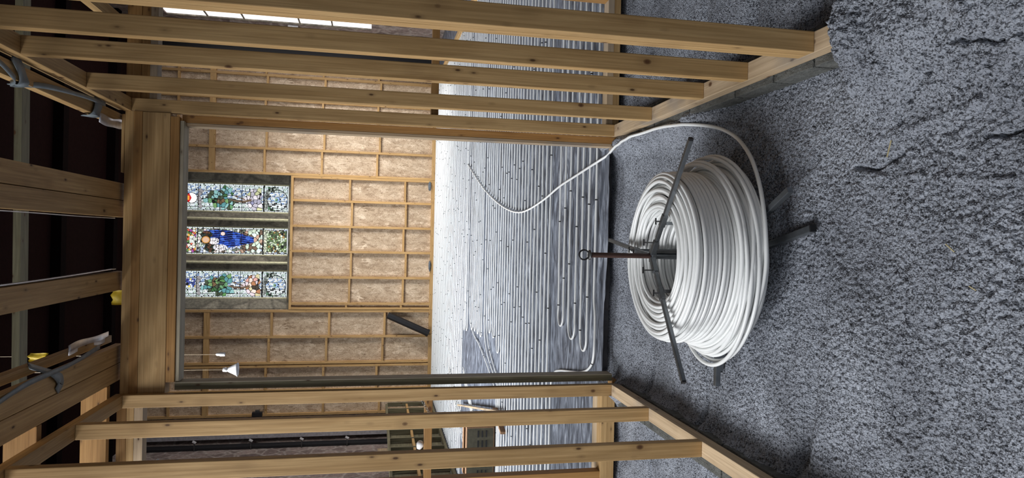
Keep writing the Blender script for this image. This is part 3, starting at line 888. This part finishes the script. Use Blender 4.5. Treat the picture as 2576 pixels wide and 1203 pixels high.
# plastic strips, straps and tags caught on the ceiling timbers
def ribbon(name, pts, w, mat, label, cat, wdir=(1, 0, 0), k=8, th=0.004):
    P = smooth_path(pts, k)
    T = np.gradient(P, axis=0); T /= np.linalg.norm(T, axis=1)[:, None]
    u = np.array(wdir, float)
    Wd = u - (T @ u)[:, None] * T
    Wd /= np.linalg.norm(Wd, axis=1)[:, None]
    N = np.cross(T, Wd)
    ww = w * (1 + 0.10 * np.sin(np.arange(len(P)) * 0.45))[:, None]
    q = [P - Wd * ww / 2 - N * th / 2, P + Wd * ww / 2 - N * th / 2, P + Wd * ww / 2 + N * th / 2, P - Wd * ww / 2 + N * th / 2]
    V = np.stack(q, 1).reshape(-1, 3)
    F = []
    for i in range(len(P) - 1):
        for j in range(4):
            F.append([i * 4 + j, i * 4 + (j + 1) % 4, i * 4 + 4 + (j + 1) % 4, i * 4 + 4 + j])
    F += [[0, 3, 2, 1], [len(P) * 4 - 4, len(P) * 4 - 3, len(P) * 4 - 2, len(P) * 4 - 1]]
    c = P[0].copy()
    return tag(np_mesh(name, V - c, F, mat, None, False, Matrix.Translation(tuple(c))), label, cat)
ribbon('plastic_strap', [(0.64, 2.2, 2.90), (0.65, 2.8, 2.915), (0.60, 3.05, 2.92), (0.585, 3.12, 2.96), (0.62, 3.3, 2.92), (0.655, 3.7, 2.91), (0.67, 3.98, 2.92)],
       0.022, M_TAPE, 'thin grey strap running along the ceiling timber by the right partition', 'strap')
ribbon('plastic_wrap', [(0.69, 3.05, 2.925), (0.64, 3.10, 2.918), (0.592, 3.13, 2.925), (0.585, 3.14, 2.97)], 0.06, M_TAPE, 'grey wrap round the right ceiling timber, nearer the camera', 'plastic wrap', (0, 1, 0))
ribbon('plastic_wrap', [(0.69, 3.90, 2.925), (0.64, 3.88, 2.918), (0.592, 3.86, 2.925), (0.585, 3.88, 2.97)], 0.08, M_TAPE, 'grey wrap round the right ceiling timber, next to the lintel', 'plastic wrap', (0, 1, 0))
ribbon('plastic_sheet', [(0.59, 3.92, 2.925), (0.585, 4.05, 2.922), (0.60, 4.20, 2.93), (0.61, 4.30, 2.93)], 0.05, M_FOIL, 'pale crumpled plastic lying beside the right ceiling timber at the lintel', 'plastic sheet', (1, 0, 0))
ribbon('plastic_strip', [(-0.222, 2.6, 2.945), (-0.224, 3.2, 2.94), (-0.222, 3.7, 2.945), (-0.215, 4.2, 2.94)], 0.03, M_FOIL, 'pale plastic strip along the edge of the single middle ceiling timber', 'plastic strip', (0, 0, 1))
ribbon('plastic_strip', [(0.068, 2.6, 2.94), (0.070, 3.2, 2.945), (0.068, 3.7, 2.94), (0.070, 4.2, 2.945)], 0.02, M_FOIL, 'pale plastic strip along the edge of the paired ceiling timbers right of centre', 'plastic strip', (0, 0, 1))
ribbon('plastic_strip', [(-0.60, 3.75, 2.98), (-0.595, 3.95, 2.99), (-0.605, 4.15, 2.985), (-0.60, 4.29, 2.99)], 0.05, M_FOIL, 'pale plastic strip on the left paired timbers near the lintel', 'plastic strip', (1, 0, 0))
ribbon('plastic_wrap', [(-0.60, 3.35, 2.98), (-0.65, 3.42, 2.915), (-0.70, 3.50, 2.912), (-0.74, 3.47, 2.915)], 0.05, M_TAPE, 'grey wrap across the left paired timbers', 'plastic wrap', (0, 1, 0))
ribbon('plastic_strap', [(-0.72, 2.5, 2.91), (-0.68, 2.9, 2.912), (-0.645, 3.2, 2.91), (-0.64, 3.6, 2.91), (-0.62, 4.0, 2.93)], 0.022, M_TAPE, 'thin grey strap running along the left paired timbers', 'strap')
def flat_tag(label, x0, x1, z0, z1, y, mat=M_YEL):
    xs = np.linspace(x0, x1, 7); zs = np.linspace(z0, z1, 7)
    V, F = [], []
    for side in (0, 1):
        for i in range(7):
            for j in range(7):
                V.append((xs[i], y + side * 0.003 + 0.008 * math.sin(i * 1.3) * (j / 6) + 0.006 * math.sin(j * 1.1), zs[j] + 0.006 * math.sin(i * 2.0)))
    for side in (0, 1):
        for i in range(6):
            for j in range(6):
                a = side * 49 + i * 7 + j
                F.append([a, a + 1, a + 8, a + 7] if side else [a, a + 7, a + 8, a + 1])
    ring = [i * 7 for i in range(7)] + [42 + j for j in range(1, 7)] + [6 + i * 7 for i in range(5, -1, -1)] + [j for j in range(5, 0, -1)]
    for a, b2 in zip(ring, ring[1:] + ring[:1]):
        F.append([a, b2, b2 + 49, a + 49])
    return tag(mesh_obj('yellow_tag', V, F, mat, None, True), label, 'plastic tag')
flat_tag('yellow plastic flap hanging behind the lintel beside the single ceiling timber', -0.43, -0.345, 2.90, 2.99, 4.33)
flat_tag('yellow plastic scrap caught on top of the left paired timbers', -0.63, -0.59, 3.02, 3.10, 3.62)

# ------------------------------------------------------------------ concrete blocks carrying the plates
ORD = ['first', 'second', 'third', 'fourth', 'fifth', 'sixth', 'seventh', 'eighth', 'ninth', 'tenth', 'eleventh', 'twelfth', 'thirteenth', 'fourteenth', 'fifteenth', 'sixteenth', 'seventeenth']
def blocks(xa, xb, top, ys, side, glabel):
    m = len(ys) - 1
    for k, (y0, y1) in enumerate(zip(ys, ys[1:])):
        o = block('concrete_block', (xa, y0 + 0.006, -0.27), (xb, y1 - 0.006, top), M_BLOCK, None, 0.004)
        tag(o, glabel + ', ' + ORD[m - 1 - k] + ' from the opening', 'concrete block', 'blocks under the %s partition' % side)
blocks(0.652, 0.80, -0.058, [0.9, 1.34, 1.79, 2.24, 2.50, 2.80, 3.25, 3.70, 4.15], 'right', 'dark concrete block under the right-hand sole plate')
blocks(-1.07, -0.91, -0.058, [0.6, 1.05, 1.50, 1.95, 2.40, 2.85, 3.30, 3.75, 4.20], 'left', 'dark concrete block under the left-hand sole plate')

# ------------------------------------------------------------------ underfloor heating pipes
PR = 0.0085
def wavy(x0, x1, y, seed, amp=0.010, step=0.14, z=0.004):
    n = max(2, int(abs(x1 - x0) / step) + 1)
    xs = np.linspace(x0, x1, n)
    ph = seed * 1.7
    ys = y + amp * (np.sin(xs * 2.3 + ph) * 0.6 + np.sin(xs * 5.1 + ph * 2.1) * 0.4)
    return np.stack([xs, ys, np.full(n, z + 0.003)], 1)
def bend(y0, y1, xb, z, n=9):
    """half loop round from run y0 to run y1 at the left, furthest point xb"""
    r = abs(y1 - y0) / 2
    a = np.linspace(0, np.pi, n)
    return np.stack([xb + r * 1.25 - np.sin(a) * r * 1.25, (y0 + y1) / 2 - np.cos(a) * (y1 - y0) / 2, np.full(n, z)], 1)
clip_me = None
def clip_mesh():
    P = [(0, math.cos(a) * 0.0125, max(-0.008, math.sin(a) * 0.0125)) for a in np.linspace(-0.6, math.pi + 0.6, 10)]
    V, F = [], []
    for sx in (-0.0035, 0.0035):
        for (x, y, z) in P:
            V += [(sx, y * 1.05, z * 1.05), (sx, y * 0.8, z * 0.8)]
    n = len(P) * 2
    for i in range(len(P) - 1):
        a = i * 2
        F += [[a, a + 2, a + 2 + n, a + n], [a + 1, a + 1 + n, a + 3 + n, a + 3], [a, a + 1, a + 3, a + 2], [a + n, a + n + 2, a + n + 3, a + n + 1]]
    me = bpy.data.meshes.new('clip'); me.from_pydata(V, [], F); me.materials.append(M_BLACK); me.update()
    return me
CLIP = clip_mesh()
def add_clips(root, pts, every, far):
    P = np.asarray(pts)
    seg = np.linalg.norm(np.diff(P, axis=0), axis=1); s = np.concatenate([[0], np.cumsum(seg)])
    d = random.uniform(0.1, every)
    cnt = 0
    while d < s[-1] and cnt < 14:
        i = min(np.searchsorted(s, d), len(P) - 1); i = max(i, 1)
        f_ = (d - s[i - 1]) / (seg[i - 1] + 1e-9)
        c = P[i - 1] * (1 - f_) + P[i] * f_
        t = P[i] - P[i - 1]
        ang = math.atan2(t[1], t[0])
        if abs(c[0]) < 4.6:
            o = bpy.data.objects.new('clip', CLIP)
            sc = 0.85 + far * 0.1
            o.matrix_basis = Matrix.Translation(tuple(c)) @ Matrix.Rotation(ang, 4, 'Z') @ Matrix.Diagonal((sc * 1.2, sc, sc, 1))
            link(o, root)
            cnt += 1
        d += every * random.uniform(0.9, 1.7)
def pipe(label, pts, group=None, every=0.75, n=8):
    pts = np.asarray(pts, float)
    c = pts[0].copy()
    V, F = tube_arrays(pts, PR, n)
    root = thing('heating_pipe', label, 'heating pipe', tuple(c), group)
    np_mesh('pipe_run', V - c, F, M_PIPE, root, True, Matrix.Translation(tuple(c)))
    add_clips(root, pts, every, min(1.0, max(0, (pts[:, 1].mean() - 5.5) / 8)))
    return root
XR = 3.75
# foremost run turning away at the left
P = np.vstack([wavy(XR, -0.40, 4.53, 1), [(-0.52, 4.508, .007), (-0.69, 4.505, .007), (-0.80, 4.52, .007), (-0.865, 4.56, .007), (-0.926, 4.67, .007), (-0.97, 4.83, .007), (-1.0, 5.0, .007), (-1.061, 5.369, .007), (-1.12, 5.56, .007), (-1.25, 5.66, .007), (-1.6, 5.68, .007), (-4.2, 5.68, .007)]])
pipe('white heating pipe nearest the front edge of the membrane, turning away beside the left jamb', smooth_path(P, 4))
for k, (y0, y1, xb, lb) in enumerate(((4.69, 4.84, -0.80, 'first closed white pipe loop behind the foremost run'),
                                      (4.985, 5.165, -0.76, 'second closed white pipe loop from the front edge'),
                                      (5.315, 5.47, -0.70, 'third closed white pipe loop from the front edge'))):
    pts = np.vstack([wavy(XR, xb + 0.15, y0, k * 3 + 2, 0.008), bend(y0, y1, xb, 0.007), wavy(xb + 0.15, XR, y1, k * 3 + 5, 0.008)])
    pipe(lb, smooth_path(pts, 3), None, 0.6)
# straight runs crossing the whole hall
y = 5.80; k = 0
while y < 8.05:
    pipe('straight white pipe in the middle band, ' + ORD[k] + ' row from its front edge', wavy(XR, -4.1, y, 20 + k, 0.011, 0.1), 'straight pipes in the middle band', 0.9)
    y += 0.148; k += 1
# loops turning back short of the bare patch
bends = [(8.17, 8.33, -1.40), (8.50, 8.64, -1.26), (8.80, 8.95, -1.24), (9.55, 9.70, -1.40), (9.85, 10.0, -1.40), (10.15, 10.30, -1.40), (10.45, 10.62, -1.42), (11.05, 11.25, -1.52), (11.38, 11.52, -1.55)]
for k, (y0, y1, xb) in enumerate(bends):
    pts = np.vstack([wavy(XR, xb + 0.2, y0, 50 + 2 * k, 0.01), bend(y0, y1, xb, 0.007), wavy(xb + 0.2, XR, y1, 51 + 2 * k, 0.01)])
    pipe('white pipe loop ending at the bare membrane patch, ' + ORD[k] + ' from the front', pts, 'loops ending at the bare patch', 0.8)
for k, (yr, via) in enumerate(((9.12, [(-1.15, 9.12), (-1.35, 9.0), (-1.5, 8.75), (-1.62, 8.45), (-1.72, 8.22), (-2.0, 8.10), (-4.1, 8.12)]),
                               (9.30, [(-1.15, 9.30), (-1.42, 9.18), (-1.58, 8.9), (-1.68, 8.6), (-1.78, 8.32), (-2.0, 8.18), (-4.1, 8.17)]),
                               (10.80, [(-1.1, 10.80), (-1.35, 10.7), (-1.48, 10.2), (-1.52, 9.8), (-1.62, 9.3), (-1.74, 8.8), (-1.86, 8.42), (-2.1, 8.25), (-4.1, 8.24)]))):
    pts = np.vstack([wavy(XR, -1.0, yr, 70 + k, 0.01), [(a, b2, 0.007) for a, b2 in via]])
    pipe(('white heating pipe slanting forward to the left, nearest of three', 'white heating pipe slanting forward to the left, middle of three', 'white heating pipe slanting forward to the left from furthest back')[k], smooth_path(pts, 3), None, 0.7)
y = 11.70; k = 0
while y < 17.85:
    pts = wavy(XR + 0.2, -4.1, y, 100 + k, 0.012, 0.16)
    pipe('white heating pipe in the close-set far band in front of the far stud walls', pts, 'pipes in the far band', 0.95, 6)
    y += 0.15; k += 1
# slanting bundle beyond the left partition
for k in range(4):
    pts = smooth_path([(-2.55 - 0.06 * k, 13.6 - 0.0 * k, 0.02), (-2.75 - 0.07 * k, 12.6, 0.02), (-3.0 - 0.08 * k, 11.6, 0.02), (-3.3 - 0.09 * k, 10.7, 0.02), (-3.9, 9.9 - 0.1 * k, 0.02)], 5)
    pipe('white pipe in the slanting bundle beyond the left partition', pts, 'slanting pipe bundle on the left', 0.7, 6)
for k in range(4):
    pts = smooth_path([(-2.15 - 0.05 * k, 11.3, 0.03), (-2.4 - 0.05 * k, 10.5, 0.03), (-2.65 - 0.06 * k, 9.9, 0.03), (-3.0 - 0.06 * k, 9.3, 0.03), (-3.9, 8.8 - 0.1 * k, 0.03)], 5)
    pipe('white pipe in the slanting bundle just behind the cardboard box', pts, 'slanting pipes behind the box', 0.7, 6)

# ------------------------------------------------------------------ pipe coil
CXC, CYC = -0.062, 2.845
def make_coil():
    r = 0.0088
    parts = []
    nl = 17
    z0, dz = -0.005, 0.0170
    a = np.linspace(0, 2 * np.pi, 96, endpoint=False)
    rr = np.random.default_rng(3)
    for k in range(nl):
        u = k / (nl - 1)
        z = z0 + k * dz
        ro = 0.368 if u > 0.36 else 0.368 + 0.034 * min(1, (0.36 - u) / 0.16)
        # rounded shoulder at the top
        ro -= 0.016 * max(0, (u - 0.85) / 0.15) ** 1.5
        ri = 0.195 + 0.012 * max(0, (u - 0.85) / 0.15)
        nlay = int(round((ro - ri) / 0.0172))
        offx = 0.012 * (1 - u) * (-1) + 0.003 * rr.normal()
        offy = 0.003 * rr.normal()
        for j in range(nlay + 1):
            edge = j in (0, 1, nlay - 1, nlay) or k >= nl - 3 or k <= 0
            if not edge: continue
            rad = ri + (ro - ri) * j / nlay
            ph = rr.uniform(0, 6.28)
            jit = 0.0016 if u < 0.9 else 0.0035
            Rr = rad + jit * np.sin(2 * a + ph)
            zz = z + 0.0025 * np.sin(a + ph) + (0.5 * dz * (j % 2)) + 0.004 * (u > 0.9) * np.sin(3 * a + ph)
            cxx, cyy = (offx, offy) if j > nlay // 2 else (0.004 * rr.normal(), 0.004 * rr.normal())
            parts.append(tube_arrays(np.stack([cxx + Rr * np.cos(a), cyy + Rr * np.sin(a), zz], 1), r, 8, True))
    # loose outer turns sagging round the foot
    for (cx_, cy_, rx, ry, zc, tilt, phs) in ((0.010, -0.006, 0.398, 0.396, 0.112, 0.020, 0.4), (0.020, -0.004, 0.400, 0.398, 0.090, 0.022, 0.9), (-0.012, -0.008, 0.408, 0.404, 0.066, 0.020, 2.2),
                                              (-0.020, -0.004, 0.416, 0.410, 0.030, 0.02, 2.9), (0.026, -0.004, 0.415, 0.412, 0.058, 0.026, 0.2), (-0.034, -0.006, 0.426, 0.413, 0.012, 0.018, 3.0),
                                              (0.010, -0.006, 0.420, 0.414, 0.002, 0.010, 1.7), (-0.050, 0.0, 0.430, 0.413, 0.024, 0.034, 3.3), (0.030, 0.0, 0.420, 0.410, 0.036, 0.02, 0.1),
                                              (-0.026, 0.0, 0.404, 0.398, 0.062, 0.03, 2.6), (0.0, -0.006, 0.412, 0.408, 0.046, 0.03, 4.4)):
        parts.append(tube_arrays(np.stack([cx_ + rx * np.cos(a), cy_ + ry * np.sin(a), zc + tilt * np.sin(a + phs)], 1), r, 8, True))
    V, F = merge(parts)
    root = thing('pipe_coil', 'big coil of white plastic heating pipe on the steel dispenser in the front bay', 'pipe coil', (CXC, CYC, -0.01))
    np_mesh('coiled_pipe', V, F, M_PIPE, root, True, Matrix.Translation((CXC, CYC, 0)))
    tail = [(-0.36, 2.53, 0.030), (-0.235, 2.455, 0.016), (-0.10, 2.422, 0.006), (0.03, 2.428, 0.004), (0.155, 2.465, -0.004), (0.262, 2.53, -0.02), (0.358, 2.62, -0.04), (0.435, 2.74, -0.068), (0.497, 2.87, -0.092), (0.553, 3.03, -0.11), (0.597, 3.21, -0.122),
            (0.624, 3.418, -0.125), (0.643, 3.72, -0.122), (0.630, 4.0, -0.105), (0.612, 4.19, -0.075), (0.575, 4.38, -0.02), (0.535, 4.53, 0.022), (0.486, 4.992, 0.026), (0.439, 5.444, 0.026), (0.357, 5.978, 0.026),
            (0.291, 6.625, 0.026), (0.285, 7.134, 0.026), (0.345, 7.74, 0.026), (0.465, 8.454, 0.026), (0.653, 9.316, 0.026), (0.881, 10.147, 0.026), (1.221, 11.27, 0.024)]
    tp = smooth_path(tail, 8)
    fz = floor_base(tp[:, 0], tp[:, 1]) + 0.028
    tp[:, 2] = np.where(tp[:, 1] < 4.4, np.maximum(tp[:, 2], fz), tp[:, 2])
    for _ in range(6):
        tp[1:-1, 2] = np.maximum(tp[1:-1, 2], 0.25 * tp[:-2, 2] + 0.5 * tp[1:-1, 2] + 0.25 * tp[2:, 2])
    o = tube('loose_tail', tp, 0.0088, M_PIPE, root, 10)
    tag(o, 'loose tail looping over the floor into the hall')
make_coil()

# ------------------------------------------------------------------ pipe dispenser
def make_dispenser():
    C = Vector((CXC, CYC, 0))
    root = thing('coil_dispenser', 'steel dispenser stand with red centre tube and square arms, holding the coil', 'pipe dispenser', (CXC, CYC, -0.145))
    def pol(r, deg, z): return C + Vector((r * math.cos(math.radians(deg)), r * math.sin(math.radians(deg)), z))
    hz = 0.302
    # feet
    for dg, L in ((-77, 0.555), (165, 0.56), (43, 0.56)):
        bar('foot', pol(0.02, dg, -0.112), pol(L, dg, -0.112), 0.027, 0.027, M_STEEL, root, (0, 0, 1), 0.003)
        bar('end_cap', pol(L, dg, -0.112), pol(L + 0.006, dg, -0.112), 0.026, 0.026, M_BLACK, root, (0, 0, 1), 0.0)
    # lower turntable arms
    for dg, L in ((-62.5, 0.585), (179, 0.585), (58, 0.58)):
        bar('lower_arm', pol(0.02, dg, -0.030), pol(L, dg, -0.030), 0.024, 0.024, M_STEEL, root, (0, 0, 1), 0.003)
    # upright centre tube
    tube('base_tube', [tuple(C + Vector((0, 0, -0.145))), tuple(C + Vector((0, 0, 0.29)))], 0.0135, M_STEEL, root, 20, False, (0, 1, 0))
    tag(tube('upper_tube', [tuple(C + Vector((0, 0, 0.285))), tuple(C + Vector((0, 0, 0.585)))], 0.0112, M_RUST, root, 20, False, (0, 1, 0)), 'rusty red upper tube')
    lathe('tube_collar', [(0.0, 0.0), (0.012, 0.0), (0.022, 0.004), (0.022, 0.008), (0.012, 0.012), (0.0, 0.012)], M_DSTEEL, None, root, 20, Matrix.Translation(C + Vector((0, 0, 0.582))))
    a = np.linspace(0, 2 * np.pi, 28, endpoint=False)
    ring = np.stack([0.021 * np.cos(a), 0.0 * a, 0.022 * np.sin(a)], 1) + np.array([C.x, C.y, 0.613])
    tube('pull_ring', ring, 0.0036, M_BLACK, root, 8, True, (0, 1, 0))
    # dark hanging brace
    bar('brace', C + Vector((0.020, -0.01, -0.02)), C + Vector((0.020, -0.01, 0.29)), 0.014, 0.014, M_DSTEEL, root, (1, 0, 0), 0.002)
    # upper arms with sleeves, clamps and uprights
    for dg, L, zt in ((-37.9, 0.588, hz), (-144.7, 0.592, hz), (83.0, 0.55, hz)):
        bar('upper_arm', pol(0.10, dg, zt), pol(L, dg, zt), 0.0175, 0.0175, M_STEEL, root, (0, 0, 1), 0.002)
        bar('hub_sleeve', pol(0.012, dg, zt), pol(0.085, dg, zt), 0.0225, 0.0225, M_STEEL, root, (0, 0, 1), 0.002)
        bar('inner_arm', pol(0.08, dg, zt), pol(0.21, dg, zt), 0.0145, 0.0145, M_STEEL, root, (0, 0, 1), 0.001)
        bar('slide_sleeve', pol(0.165, dg, zt), pol(0.225, dg, zt), 0.0225, 0.0225, M_STEEL, root, (0, 0, 1), 0.002)
        bar('end_cap', pol(L, dg, zt), pol(L + 0.008, dg, zt), 0.0165, 0.0165, M_BLACK, root, (0, 0, 1), 0.0)
        rd = 0.181 if dg < 0 else 0.178
        bar('upright', pol(rd, dg, -0.02), pol(rd, dg, zt - 0.014), 0.014, 0.014, M_STEEL, root, (0, 1, 0), 0.001)
        for q in (0.075, 0.19):
            s = pol(q, dg, zt)
            sc = bar('clamp_screw', s + Vector((0, 0, 0.012)), s + Vector((0, 0, 0.055 if q < 0.1 else 0.032)), 0.006, 0.006, M_DSTEEL, root, (0, 1, 0), 0.0)
            bar('screw_handle', s + Vector((-0.014, 0, 0.056 if q < 0.1 else 0.033)), s + Vector((0.014, 0, 0.056 if q < 0.1 else 0.033)), 0.005, 0.005, M_BLACK, sc, (0, 1, 0), 0.0)
    bar('hub_plate', C + Vector((-0.028, 0, hz - 0.006)), C + Vector((0.028, 0, hz - 0.006)), 0.036, 0.024, M_STEEL, root, (0, 1, 0), 0.004)
make_dispenser()

# ------------------------------------------------------------------ things beyond the left partition
def pendant(name, label, cat, shade, x, y, ztop, mat=M_WHITE):
    t = thing(name, label, cat, (x, y, ztop))
    tube('cord', [(x, y, ztop), (x, y, 7.44)], 0.0025, M_CORD, t, 6, False, (0, 1, 0))
    lathe('shade' if len(shade) > 5 else 'bulb_holder', shade, mat, None, t, 24, Matrix.Translation((x, y, ztop)))
    return t
pendant('pendant_light', 'white cone-shaped pendant shade hanging in front of the far left wall', 'pendant light',
        [(0.022, 0.0), (0.026, -0.02), (0.026, -0.045), (0.020, -0.05), (0.030, -0.065), (0.072, -0.15), (0.084, -0.162), (0.080, -0.165), (0.068, -0.15), (0.02, -0.06)], -1.60, 8.5, 3.22)
pendant('pendant_bulb', 'small bare white lamp holder hanging on a cord, beside the cone-shaped pendant', 'lamp holder',
        [(0.008, 0.0), (0.016, -0.01), (0.018, -0.04), (0.024, -0.05), (0.022, -0.1)], -1.42, 8.5, 3.30)
pendant('pendant_light', 'pale pendant shade half hidden behind the stud furthest left', 'pendant light',
        [(0.018, 0.0), (0.022, -0.02), (0.022, -0.04), (0.018, -0.05), (0.03, -0.07), (0.075, -0.20), (0.080, -0.205), (0.066, -0.19), (0.02, -0.06)], -2.235, 7.0, 3.69)
t = thing('work_light', 'flat black light fitting hung on the upper far wall at the left', 'light fitting', (-4.42, 17.9, 4.3))
block('housing', (-4.55, 17.85, 4.18), (-4.44, 17.98, 4.42), M_BLACK, t, 0.01)
block('bracket', (-4.44, 17.90, 4.25), (-4.40, 17.98, 4.35), M_DSTEEL, t)

# bare bulb and jack chain by the mid rail
t = thing('light_bulb', 'white bulb with a black holder resting on the mid rail beyond the left partition', 'light bulb', (-1.33, 4.29, 1.18))
Mb = Matrix.Translation((-1.30, 4.285, 1.204)) @ Matrix.Rotation(math.radians(-70), 4, 'Y')
lathe('bulb', [(0.0, -0.030), (0.015, -0.028), (0.023, -0.018), (0.024, -0.006), (0.018, 0.010), (0.011, 0.022)], M_WHITE, None, t, 20, Mb)
lathe('lamp_holder', [(0.012, 0.022), (0.013, 0.026), (0.012, 0.046), (0.0, 0.048)], M_BLACK, None, t, 16, Mb)
cpar = []
p0, p1 = Vector((-0.965, 4.19, 1.22)), Vector((-1.10, 4.245, 1.145))
for i in range(9):
    c = p0.lerp(p1, i / 8)
    a = np.linspace(0, 2 * np.pi, 12, endpoint=False)
    d = (p1 - p0).normalized()
    nrm = Vector((0, 1, 0)) if i % 2 else Vector((0, 0.6, 0.8))
    s2 = d.cross(nrm).normalized()
    ring = np.array([list(c + d * (0.011 * math.cos(q)) + s2 * (0.006 * math.sin(q))) for q in a])
    cpar.append(tube_arrays(ring, 0.0016, 6, True, tuple(nrm)))
V, F = merge(cpar)
tag(np_mesh('hanging_chain', V - np.array(p0), F, M_STEEL, None, True, Matrix.Translation(p0)), 'short steel chain between the left stud and the mid rail', 'chain')

# cardboard box and leaning strips
t = thing('cardboard_box', 'dark-fronted cardboard box with slots standing on the pipes beyond the left partition', 'box', (-2.55, 8.7, 0.03))
for nm, lo, hi, mt in (('side', (-2.95, 8.22, 0.03), (-2.94, 8.62, 0.36), M_CARD), ('side', (-2.31, 8.22, 0.03), (-2.30, 8.62, 0.36), M_CARD),
                       ('back', (-2.95, 8.61, 0.03), (-2.30, 8.62, 0.36), M_CARD), ('front', (-2.95, 8.22, 0.03), (-2.30, 8.23, 0.36), M_DARK),
                       ('bottom', (-2.95, 8.22, 0.03), (-2.30, 8.62, 0.04), M_CARD), ('flap', (-2.95, 8.5, 0.36), (-2.30, 8.62, 0.368), M_CARD), ('flap', (-2.95, 8.22, 0.36), (-2.30, 8.34, 0.368), M_CARD)):
    block(nm, lo, hi, mt, t, 0.0)
for xx in (-2.86, -2.74, -2.62, -2.50, -2.38):
    for zz in (0.12, 0.17, 0.22):
        block('slot', (xx - 0.04, 8.214, zz), (xx + 0.04, 8.221, zz + 0.016), M_BLACK, t)
tag(bar('timber_strip', (-2.8, 11.4, 0.08), (-1.98, 7.7, 0.07), 0.05, 0.025, M_PALE, None, (0, 0, 1)), 'thin pale timber strip lying aslant on the pipes beyond the left jamb', 'timber strip')
tag(bar('timber_strip', (-2.06, 8.15, 0.04), (-2.2, 7.6, 0.04), 0.06, 0.03, M_CARD, None, (0, 0, 1)), 'short brown timber strip lying next to the cardboard box', 'timber strip')
# low framing along the left side of the hall
t = thing('low_stud_frame', 'low greenish timber frame standing along the left side of the hall', 'timber frame', (-4.25, 13.5, 0.0))
block('sole_plate', (-4.32, 10.5, 0.0), (-4.20, 17.8, 0.05), M_TREAT, t)
block('top_rail', (-4.32, 12.0, 1.12), (-4.22, 17.5, 1.17), M_TREAT, t)
block('mid_rail', (-4.31, 12.0, 0.62), (-4.23, 17.5, 0.67), M_FARW, t)
for yy in np.arange(12.0, 17.6, 0.62):
    block('stud', (-4.32, yy, 0.05), (-4.22, yy + 0.05, 1.12), M_TREAT, t)
block('backing_board', (-4.36, 12.0, 0.05), (-4.335, 17.5, 1.17), M_TREAT, t)
tag(block('leaning_board', (-5.29, 15.7, 0.55), (-5.25, 17.2, 1.35), M_PALE, None), 'pale board leaning on the left stone wall', 'board')
# right side of the hall
tag(bar('edge_plate', (3.80, 10.4, 0.03), (3.98, 17.9, 0.03), 0.10, 0.06, M_FARW, None, (1, 0, 0)), 'straight timber plate along the right edge of the piped floor', 'timber plate')
t = thing('meter_box', 'small white box fixed to the right stone wall beside the tall window', 'box', (4.95, 17.2, 3.5))
block('case', (4.90, 17.05, 3.42), (4.995, 17.3, 3.66), M_WHITE, t, 0.01)
block('door', (4.893, 17.07, 3.44), (4.90, 17.28, 3.64), M_WHITE, t)
# rods on the left stone wall
for k, yy in enumerate((17.70, 17.69, 17.68, 17.66)):
    z = (5.7, 4.4, 3.2, 2.1)[k]
    t = thing('wall_rod', 'thin rod with a white tip sticking out of the left stone wall', 'rod', (-5.29, yy, z), 'rods on the left stone wall')
    bar('rod', (-5.29, yy, z), (-5.08, yy, z), 0.025, 0.025, M_DSTEEL, t, (0, 1, 0), 0)
    bar('tip', (-5.10, yy, z - 0.04), (-5.06, yy, z + 0.04), 0.04, 0.04, M_WHITE, t, (0, 1, 0), 0)

# straws and a wood chip on the near floor
for (x, y, ln_, ang, lb) in ((0.345, 1.93, 0.055, 2.9, 'pale straw lying on the grey floor near the front right'), (-0.01, 1.675, 0.035, 0.9, 'thin straw lying on the grey floor near the camera'),
                             (-0.115, 1.60, 0.022, 1.1, 'tiny straw beside the thin straw near the camera')):
    z = -0.128
    tag(bar('straw', (x, y, z), (x + ln_ * math.cos(ang), y + ln_ * math.sin(ang), z + 0.003), 0.0035, 0.002, M_STRAW, None, (0, 0, 1), 0), lb, 'straw')
